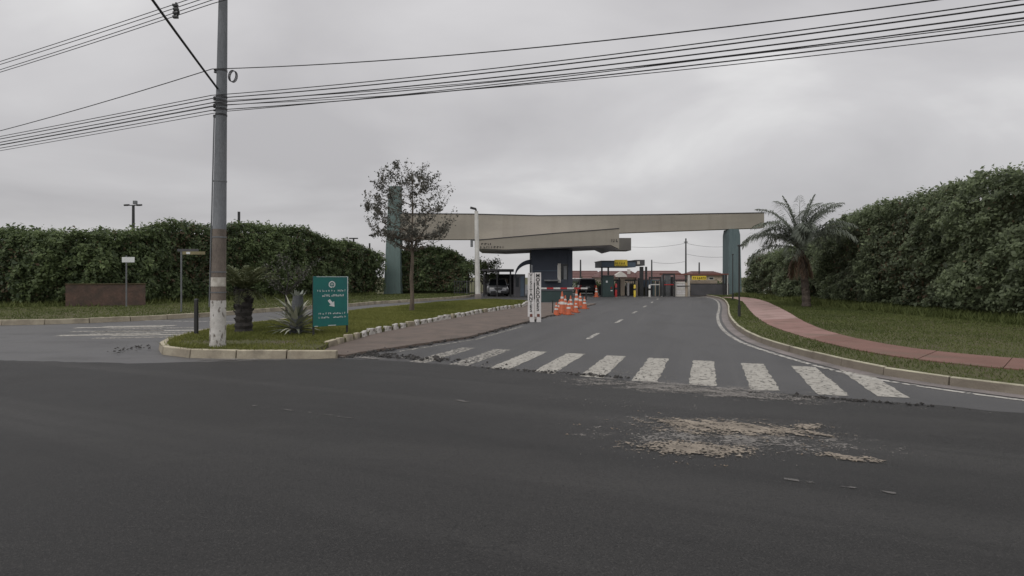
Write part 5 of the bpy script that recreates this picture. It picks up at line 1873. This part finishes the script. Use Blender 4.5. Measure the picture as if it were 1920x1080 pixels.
# vehicle gate with beam and yellow sign on the right
YV = 49.6
vg = thing('vehicle_gate', 'dark vehicle gate under a thin beam with a yellow sign, left of the teal pillar', 'gate', ((1320 - 960) / 1110 * YV, YV, 0))
vx = lambda px, Y=YV: (px - 1320) / 1110 * Y
MB().box2((vx(1238), 0, fz(515.3, YV)), (vx(1366), 0.25, fz(513.0, YV))).build('beam', M['rust'], vg)
for px, w, m in ((1242, 1.5, 'grey_metal'), (1292, 3.2, 'wall_white'), (1357, 2.2, 'dark_metal'), (1362, 2.0, 'dark_metal'), (1364.5, 1.4, 'white_metal')):
    MB().box((vx(px), 0.125, fz(515.5, YV) / 2), (w / 1110 * YV, 0.2, fz(515.5, YV))).build('post', M[m], vg)
nb_ = 26
for k in range(nb_):
    xx = vx(1295.5) + (vx(1368) - vx(1295.5)) * (k + 0.5) / nb_
    MB().box((xx, 0.12, fz(533, YV) / 2 + .02), ((vx(1368) - vx(1295.5)) / nb_ * 0.93, 0.04, fz(533, YV) - 0.08)).build('gate_slat', M['wall_dark'], vg)
for z in (0.35, 1.0):
    MB().box2((vx(1295), 0.145, z), (vx(1368), 0.20, z + .08)).build('rail', M['dark_metal'], vg)
MB().box2((vx(1295), 0.9, 0), (vx(1352), 1.1, fz(526, YV))).build('rear_wall', M['wall_tan'], vg)
MB().box2((vx(1297), -0.05, fz(524.6, YV)), (vx(1324), -0.004, fz(517.4, YV))).build('sign_board', M['yellow'], vg, bevel=0.01)
far_marks(vx(1299), vx(1321), fz(521, YV), 0.15, -0.062, 13, 0.08, 0.16).build('lettering', M['ink'], vg)

# barrier posts and a lane frame between the inner canopy and the vehicle gate
for k, (px, lab) in enumerate([(1228, 'low dark lane arch with a white arm beside the pedestrian gate'), (1254, 'taller dark lane arch with a red arm in front of the grey gate pillar')]):
    t = thing('lane_arch', lab, 'lane arch', ((px - 960) / 1110 * 48.8, 48.8, 0), 0, 'lane arches at the gate')
    hz_ = fz(519 if k == 0 else 513, 48.8)
    for s_ in (-0.45, 0.45):
        MB().box((s_, 0, hz_ / 2), (0.10, 0.10, hz_)).build('post', M['dark_metal'], t)
    MB().box((0, 0, hz_ - 0.08), (0.80, 0.08, 0.14)).build('crossbar', M['dark_metal'], t)
    MB().box((0, 0, 1.0), (0.80, 0.05, 0.08)).build('arm', M['red'] if k else M['white_metal'], t)
for k, (px, h_, m_k, lab) in enumerate([(1155, 1.1, 'red', 'red barrier post beside the dark kiosk'), (1190, 1.0, 'yellow', 'yellow bollard under the inner canopy'), (1218, 1.0, 'white_metal', 'white bollard left of the white-armed lane arch')]):
    t = thing('barrier_post', lab, 'bollard', ((px - 960) / 1110 * 48.2, 48.2, 0))
    MB().lathe([(0.09, 0), (0.09, h_ - .05), (0.05, h_)], n=12).build('shaft', M[m_k], t, smooth=True)
    MB().lathe([(0.094, h_ * .55), (0.094, h_ * .7)], n=12).build('band', M['dark_metal'], t)

rf_ = thing('railing_fence', 'long dark metal railing across the road behind the gate posts', 'fence', ((1240 - 960) / 1110 * 53, 53, 0))
rx0, rx1 = (1126 - 1240) / 1110 * 53, (1294 - 1240) / 1110 * 53
for k in range(44):
    MB().box((rx0 + (rx1 - rx0) * (k + .5) / 44, 0, 0.72), (0.075, 0.04, 1.36)).build('rail_bar', M['dark_metal'], rf_)
for z in (0.10, 0.75, 1.36):
    MB().box2((rx0, 0.025, z - .05), (rx1, 0.06, z + .05)).build('cross_rail', M['dark_metal'], rf_)
MB().box2((rx0, 0.9, 0), (rx1, 1.1, 0.85)).build('plinth_wall', M['wall_dark'], rf_)

# white slatted utility box left of the vehicle gate
wb = thing('slatted_cabinet', 'white slatted cabinet standing left of the vehicle gate', 'cabinet', ((1277 - 960) / 1110 * 49, 49, 0))
wx = lambda px: (px - 1277) / 1110 * 49
MB().box2((wx(1268), 0.03, 0), (wx(1284), 0.9, fz(528.5, 49))).build('body', M['wall_white'], wb)
zt = fz(528, 49)
for k in range(7):
    z0_ = zt * k / 7
    MB().box2((wx(1267.5), -0.02 if k != 4 else 0.01, z0_ + .015), (wx(1284.5), 0.028, z0_ + zt / 7 - .01)).build('slat', M['board_white'] if k % 3 else M['wall_white'], wb)
MB().box2((wx(1269), -0.025, fz(537.2, 49)), (wx(1293), 0.02 - .045, fz(535.6, 49)) if False else (wx(1293), -0.021, fz(535.6, 49))).build('dark_rail', M['dark_metal'], wb)
MB().box2((wx(1284.6), 0.1, 0), (wx(1290), 0.3, fz(530, 49))).build('side_post', M['wall_tan'], wb)

# pedestrian gate: pillars, bars and a dark lintel in the middle
pg = thing('pedestrian_gate', 'grey barred pedestrian gate with two pillars in the middle distance', 'gate', ((1235 - 960) / 1110 * 50.5, 50.5, 0))
gx = lambda px: (px - 1235) / 1110 * 50.5
MB().box2((gx(1248), 0, 0), (gx(1257.5), 0.4, fz(515.6, 50.5))).build('pillar', M['grey_metal'], pg, bevel=0.02)
MB().box2((gx(1259), 0, 0), (gx(1262), 0.3, fz(519, 50.5))).build('pillar', M['dark_metal'], pg)
MB().box2((gx(1264), 0, 0), (gx(1266), 0.3, fz(519, 50.5))).build('pillar', M['dark_metal'], pg)
MB().box2((gx(1200), 0.05, fz(538, 50.5)), (gx(1222), 0.5, fz(526, 50.5))).build('blue_panel', M['blue_fascia'], pg)
MB().box2((gx(1222), 0.02, fz(526.5, 50.5)), (gx(1248), 0.12, fz(524, 50.5))).build('lintel', M['teal_dark'], pg)
for k, px in enumerate((1202, 1206, 1210, 1214, 1218, 1223, 1229, 1233, 1237, 1241, 1245)):
    MB().box((gx(px), 0.06, fz(527 if px > 1221 else 539, 50.5) / 2), (0.07, 0.05, fz(527 if px > 1221 else 539, 50.5))).build('gate_bar', M['wall_tan'] if px in (1229, 1237) else M['dark_metal'], pg)
MB().box2((gx(1224), 0.2, 0.02), (gx(1247), 0.24, fz(530, 50.5))).build('mesh_panel', M['teal_dark'], pg)
MB().box2((gx(1201), 0.52, 0), (gx(1222), 0.56, fz(540, 50.5))).build('green_panel', M['hedge_core'], pg)

# ------------------------------------------------------------------ houses beyond the gate
def house(label, px0, px1, Y, eave, ridge, wallm, roofm, depth=8, hip=0.8, wins=(), gable=False, base=557):
    x0, x1 = (px0 - 960) / 1110 * Y, (px1 - 960) / 1110 * Y
    c = ((x0 + x1) / 2, Y, 0)
    t = thing('house', label, 'house', c, 0, 'houses beyond the gate')
    w = (x1 - x0) / 2
    ze, zr = fz(eave, Y), fz(ridge, Y)
    MB().box2((-w + .3, 0.4, -0.05), (w - .3, depth - .4, ze)).build('wall', M[wallm], t)
    b = MB()
    e_ = 0.12
    b.add([(-w, 0, ze), (w, 0, ze), (w, depth, ze), (-w, depth, ze), (-w + hip, depth / 2, zr), (w - hip, depth / 2, zr), (-w, 0, ze - e_), (w, 0, ze - e_), (w, depth, ze - e_), (-w, depth, ze - e_)],
          [(0, 1, 5, 4), (1, 2, 5), (2, 3, 4, 5), (3, 0, 4), (6, 7, 1, 0), (7, 8, 2, 1), (8, 9, 3, 2), (9, 6, 0, 3), (9, 8, 7, 6)])
    b.build('roof', M[roofm], t)
    nrow = 6
    for k in range(nrow):
        f = (k + .5) / nrow
        MB().box((0, depth / 2 * f, ze + (zr - ze) * f + 0.03), (2 * (w - hip * f) - .05, 0.10, 0.05)).build('tile_course', M[roofm], t)
    for (wx0, wx1, wy0, wy1) in wins:
        xa, xb = (wx0 - 960) / 1110 * Y - c[0], (wx1 - 960) / 1110 * Y - c[0]
        f = MB().box2((xa, 0.33, fz(wy1, Y)), (xb, 0.398, fz(wy0, Y))).build('window', M['wall_white'], t)
        MB().box2((xa + .1, 0.30, fz(wy1, Y) + .1), (xb - .1, 0.328, fz(wy0, Y) - .1)).build('pane', M['glass'], f)
    return t


h1 = house('red-roofed house behind the gatehouse, furthest left of the three', 1066, 1136, 92, 527, 507, 'wall_tan', 'roof_tile', wins=((1105, 1115, 530, 540), (1120, 1130, 530, 540)))
h2 = house('red-roofed house with a small pale gable behind the inner canopy', 1122, 1204, 86, 519, 507.5, 'wall_tan', 'roof_tile', wins=((1150, 1160, 530, 542), (1172, 1182, 532, 550)))
gz = fz(518, 86)
xg = (1166 - 1163) / 1110 * 86
MB().prism([(xg - 0.9, -0.06, gz - .1), (xg + 0.8, -0.06, gz - .1), (xg + 0.6, -0.06, gz + .25), (xg - .1, -0.06, gz + 0.7), (xg - .9, -0.06, gz + .2)], (0, 1.5, 0)).build('gable', M['wall_white'], h2)
MB().box((xg + 1.4, 2.0, gz + .6), (0.4, 0.4, 0.9)).build('chimney', M['wall_white'], h2)
h3 = house('long house with a dull red roof behind the pedestrian gate', 1196, 1296, 84, 528, 507, 'wall_tan', 'roof_tile', wins=((1236, 1243, 532, 540),))
h4 = house('low house with a purplish roof behind the vehicle gate', 1300, 1362, 95, 515, 508, 'wall_tan', 'roof_tile', wins=((1330, 1340, 519, 525),))
t = thing('garden_shrubbery', 'dark garden shrubs between the gate and the houses', 'shrubs', kind='stuff')
rn = np.random.default_rng(77)
Pn = []
for (px, w, h) in ((1090, 2.2, 2.2), (1110, 1.8, 1.9), (1145, 2, 1.8), (1185, 2.6, 1.6), (1230, 2.4, 1.9), (1285, 1.5, 1.6), (1320, 3, 1.8), (1345, 3, 2.0)):
    q = rn.normal(size=(900, 3)) * np.array([w * .45, 0.8, h * .14]) + np.array([(px - 960) / 1110 * 62, 62, h * .30])
    q[:, 2] = np.clip(q[:, 2], 0.05, None)
    Pn.append(q)
Pn = np.concatenate(Pn)
V, F = leaves(Pn, 0.26, rn, None)
np_obj('foliage', V, F, M['hedge'], t, rn.uniform(0, 0.8, len(Pn)))['kind'] = 'stuff'

gp_ = thing('gate_pillars', 'tan rendered pillars and dark bars below the inner canopy', 'gate', ((1178 - 960) / 1110 * 51.5, 51.5, 0))
hx = lambda px: (px - 1178) / 1110 * 51.5
for px, w, yt, m in ((1159, 4, 527, 'wall_dark'), (1167.5, 8, 524, 'wall_tan'), (1178, 3.5, 530, 'board_white'), (1161.5, 2, 520, 'dark_metal'), (1194, 4.5, 526, 'wall_tan'), (1198.5, 2.5, 521, 'dark_metal')):
    MB().box2((hx(px - w / 2), 0, 0), (hx(px + w / 2), 0.35, fz(yt, 51.5))).build('pillar', M[m], gp_, bevel=0.01)
for k in range(11):
    MB().box((hx(1180.5 + k * 1.15), 0.15, fz(531, 51.5) / 2), (0.025, 0.03, fz(531, 51.5))).build('gate_bar', M['dark_metal'], gp_)
MB().box2((hx(1180), 0.22, 0.05), (hx(1192), 0.26, fz(533, 51.5))).build('mesh_panel', M['brick_wall'], gp_)
MB().box2((hx(1150), 0.1, fz(527, 51.5)), (hx(1200), 0.16, fz(525.5, 51.5))).build('top_rail', M['dark_metal'], gp_)

# ------------------------------------------------------------------ far poles
def far_pole(label, px, ytop, Y, r, arm=None, ybase=None):
    z0_ = 0 if ybase is None else fz(ybase, Y)
    t = thing('far_pole', label, 'pole', ((px - 960) / 1110 * Y, Y, 0), 0, 'distant poles')
    zt = fz(ytop, Y)
    MB().tube([(0, 0, -.1), (0, 0, zt)], [r * 1.15, r * .85], 8).build('shaft', M['dark_metal'], t)
    if arm:
        MB().box((0, 0, zt - arm[1]), (arm[0], 0.12, 0.12)).build('crossarm', M['dark_metal'], t)
    return t


far_pole('tall thin distant pole carrying wires above the long red roof', 1286, 447, 80, 0.11, (0.5, 0.5))
far_pole('short distant pole right of the gatehouse above the red roof', 1088.5, 487, 78, 0.11)
far_pole('short distant pole just right of the inner canopy', 1222, 487, 78, 0.10)
far_pole('shortest distant pole above the yellow sign of the vehicle gate', 1311, 492, 90, 0.12)
for k, (a_, b_, lab) in enumerate([((1286, 456), (1366, 462), 'thin distant wire from the tall far pole to the right'), ((1286, 456), (1184, 463), 'thin distant wire from the tall far pole to the left'),
                                   ((1286, 476), (1366, 481), 'lower distant wire from the tall far pole to the right'), ((1286, 490), (1222, 491), 'low distant wire between the tall far pole and the short pole')]):
    p, q = at(*a_, 80), at(*b_, 80 if k < 3 else 78)
    d = q - p
    pts = [p + d * (i / 8) - Vector((0, 0, 0.25 * 4 * (i / 8) * (1 - i / 8))) for i in range(9)]
    prop(MB().tube(pts, 0.018, 4).build('distant_wire', M['grey_metal']), lab, 'wire', 'distant wires')
# double-headed floodlight mast behind the left hedge
p = at(250, 385, 58)
fm = thing('floodlight_mast', 'dark mast with two lamp heads rising behind the left hedge', 'lamp post', (p.x, 58, 0))
zt = p.z
MB().tube([(0, 0, 0), (0, 0, zt)], [0.17, 0.12], 8).build('shaft', M['dark_metal'], fm)
MB().box((0, 0, zt), (1.2, 0.08, 0.08)).build('crossarm', M['dark_metal'], fm)
for s in (-1, 1):
    MB().box((s * 0.62, -0.05, zt + 0.02), (0.36, 0.4, 0.16), tilt=(0.2, 0)).build('lamp_head', M['dark_metal'], fm, bevel=0.03)
MB().box((0.18, 0, zt + 0.28), (0.3, 0.3, 0.36)).build('junction_box', M['grey_metal'], fm, bevel=0.03)
for px, yt, lab in ((448, 397, 'slim mast tip showing above the left hedge right of the utility pole'), (663, 447, 'small lamp top showing above the right end of the left hedge'), (693, 456, 'tiny post top just left of the green tower')):
    p = at(px, yt, 62)
    t = thing('mast', lab, 'mast', (p.x, 62, 0), 0, 'masts behind the left hedge')
    MB().tube([(0, 0, 0), (0, 0, p.z)], [0.09, 0.09 if px != 448 else 0.14], 8).build('shaft', M['dark_metal'], t)
    if px == 663:
        MB().box((0, 0, p.z), (0.9, 0.2, 0.12)).build('lamp_head', M['dark_metal'], t)

# thin street sign on the left verge
b_ = gd(340, 585, ZT)
t = thing('street_sign', 'slim grey post with a small weathered street sign in front of the left hedge', 'street sign', tuple(b_))
zt = fz(470, b_.y) - ZT
MB().tube([(0, 0, 0), (0, 0, zt)], 0.035, 8).build('post', M['grey_metal'], t, smooth=True)
MB().box((0.55, -0.04, zt - 0.10), (0.95, 0.02, 0.13)).build('blade', mat('tarnished_yellow_plate', (0.22, 0.19, 0.10), rough=0.5), t)
MB().box((0.32, -0.0535, zt - 0.10), (0.16, 0.006, 0.09)).build('label_plate', M['sign_white'], t)
MB().box((0.3, -0.03, zt + 0.02), (0.9, 0.02, 0.10)).build('blade', M['wall_dark'], t)
b_ = at(236, 487, 29.2)
t = thing('road_sign', 'small white sign plate on a post at the far left of the hedge', 'road sign', (b_.x, 29.2, ZT))
MB().tube([(0, 0.04, 0), (0, 0.04, b_.z + 0.2 - ZT)], 0.035, 8).build('post', M['grey_metal'], t)
MB().box((0.12, 0, b_.z - ZT), (0.62, 0.02, 0.26)).build('plate', M['sign_white'], t, bevel=0.004)

# red-brown low wall at the foot of the hedge on the far left
t = thing('low_wall', 'low red-brown masonry wall at the foot of the left hedge', 'wall', (-20.75, 30.3, ZT), R(24))
MB().box((0, 0, 0.55), (3.4, 0.22, 1.1)).build('wall', M['brick_wall'], t, bevel=0.01)
MB().box((0, 0, 1.125), (3.46, 0.28, 0.05)).build('coping', M['soil'], t, bevel=0.01)

# thin dark posts on the strip beside the right kerb
for k, (px, yb, yt, lab) in enumerate([(1374, 563, 478, 'thin dark post in front of the teal pillar, the further of two'), (1386, 595, 462, 'thin dark post at the left edge of the footpath, the nearer of two')]):
    b_ = gd(px, yb, ZT)
    t = thing('thin_post', lab, 'post', tuple(b_), 0, 'thin dark posts beside the footpath')
    zt = fz(yt, b_.y) - ZT
    MB().tube([(0, 0, -.05), (0, 0, 0.45), (0, 0, 0.46), (0, 0, zt)], [0.055, 0.055, 0.032, 0.028], 8).build('shaft', M['dark_post'], t)
    MB().box((0, 0, zt + 0.03), (0.09, 0.09, 0.07)).build('cap', M['dark_metal'], t, bevel=0.01)

bpy.context.view_layer.update()
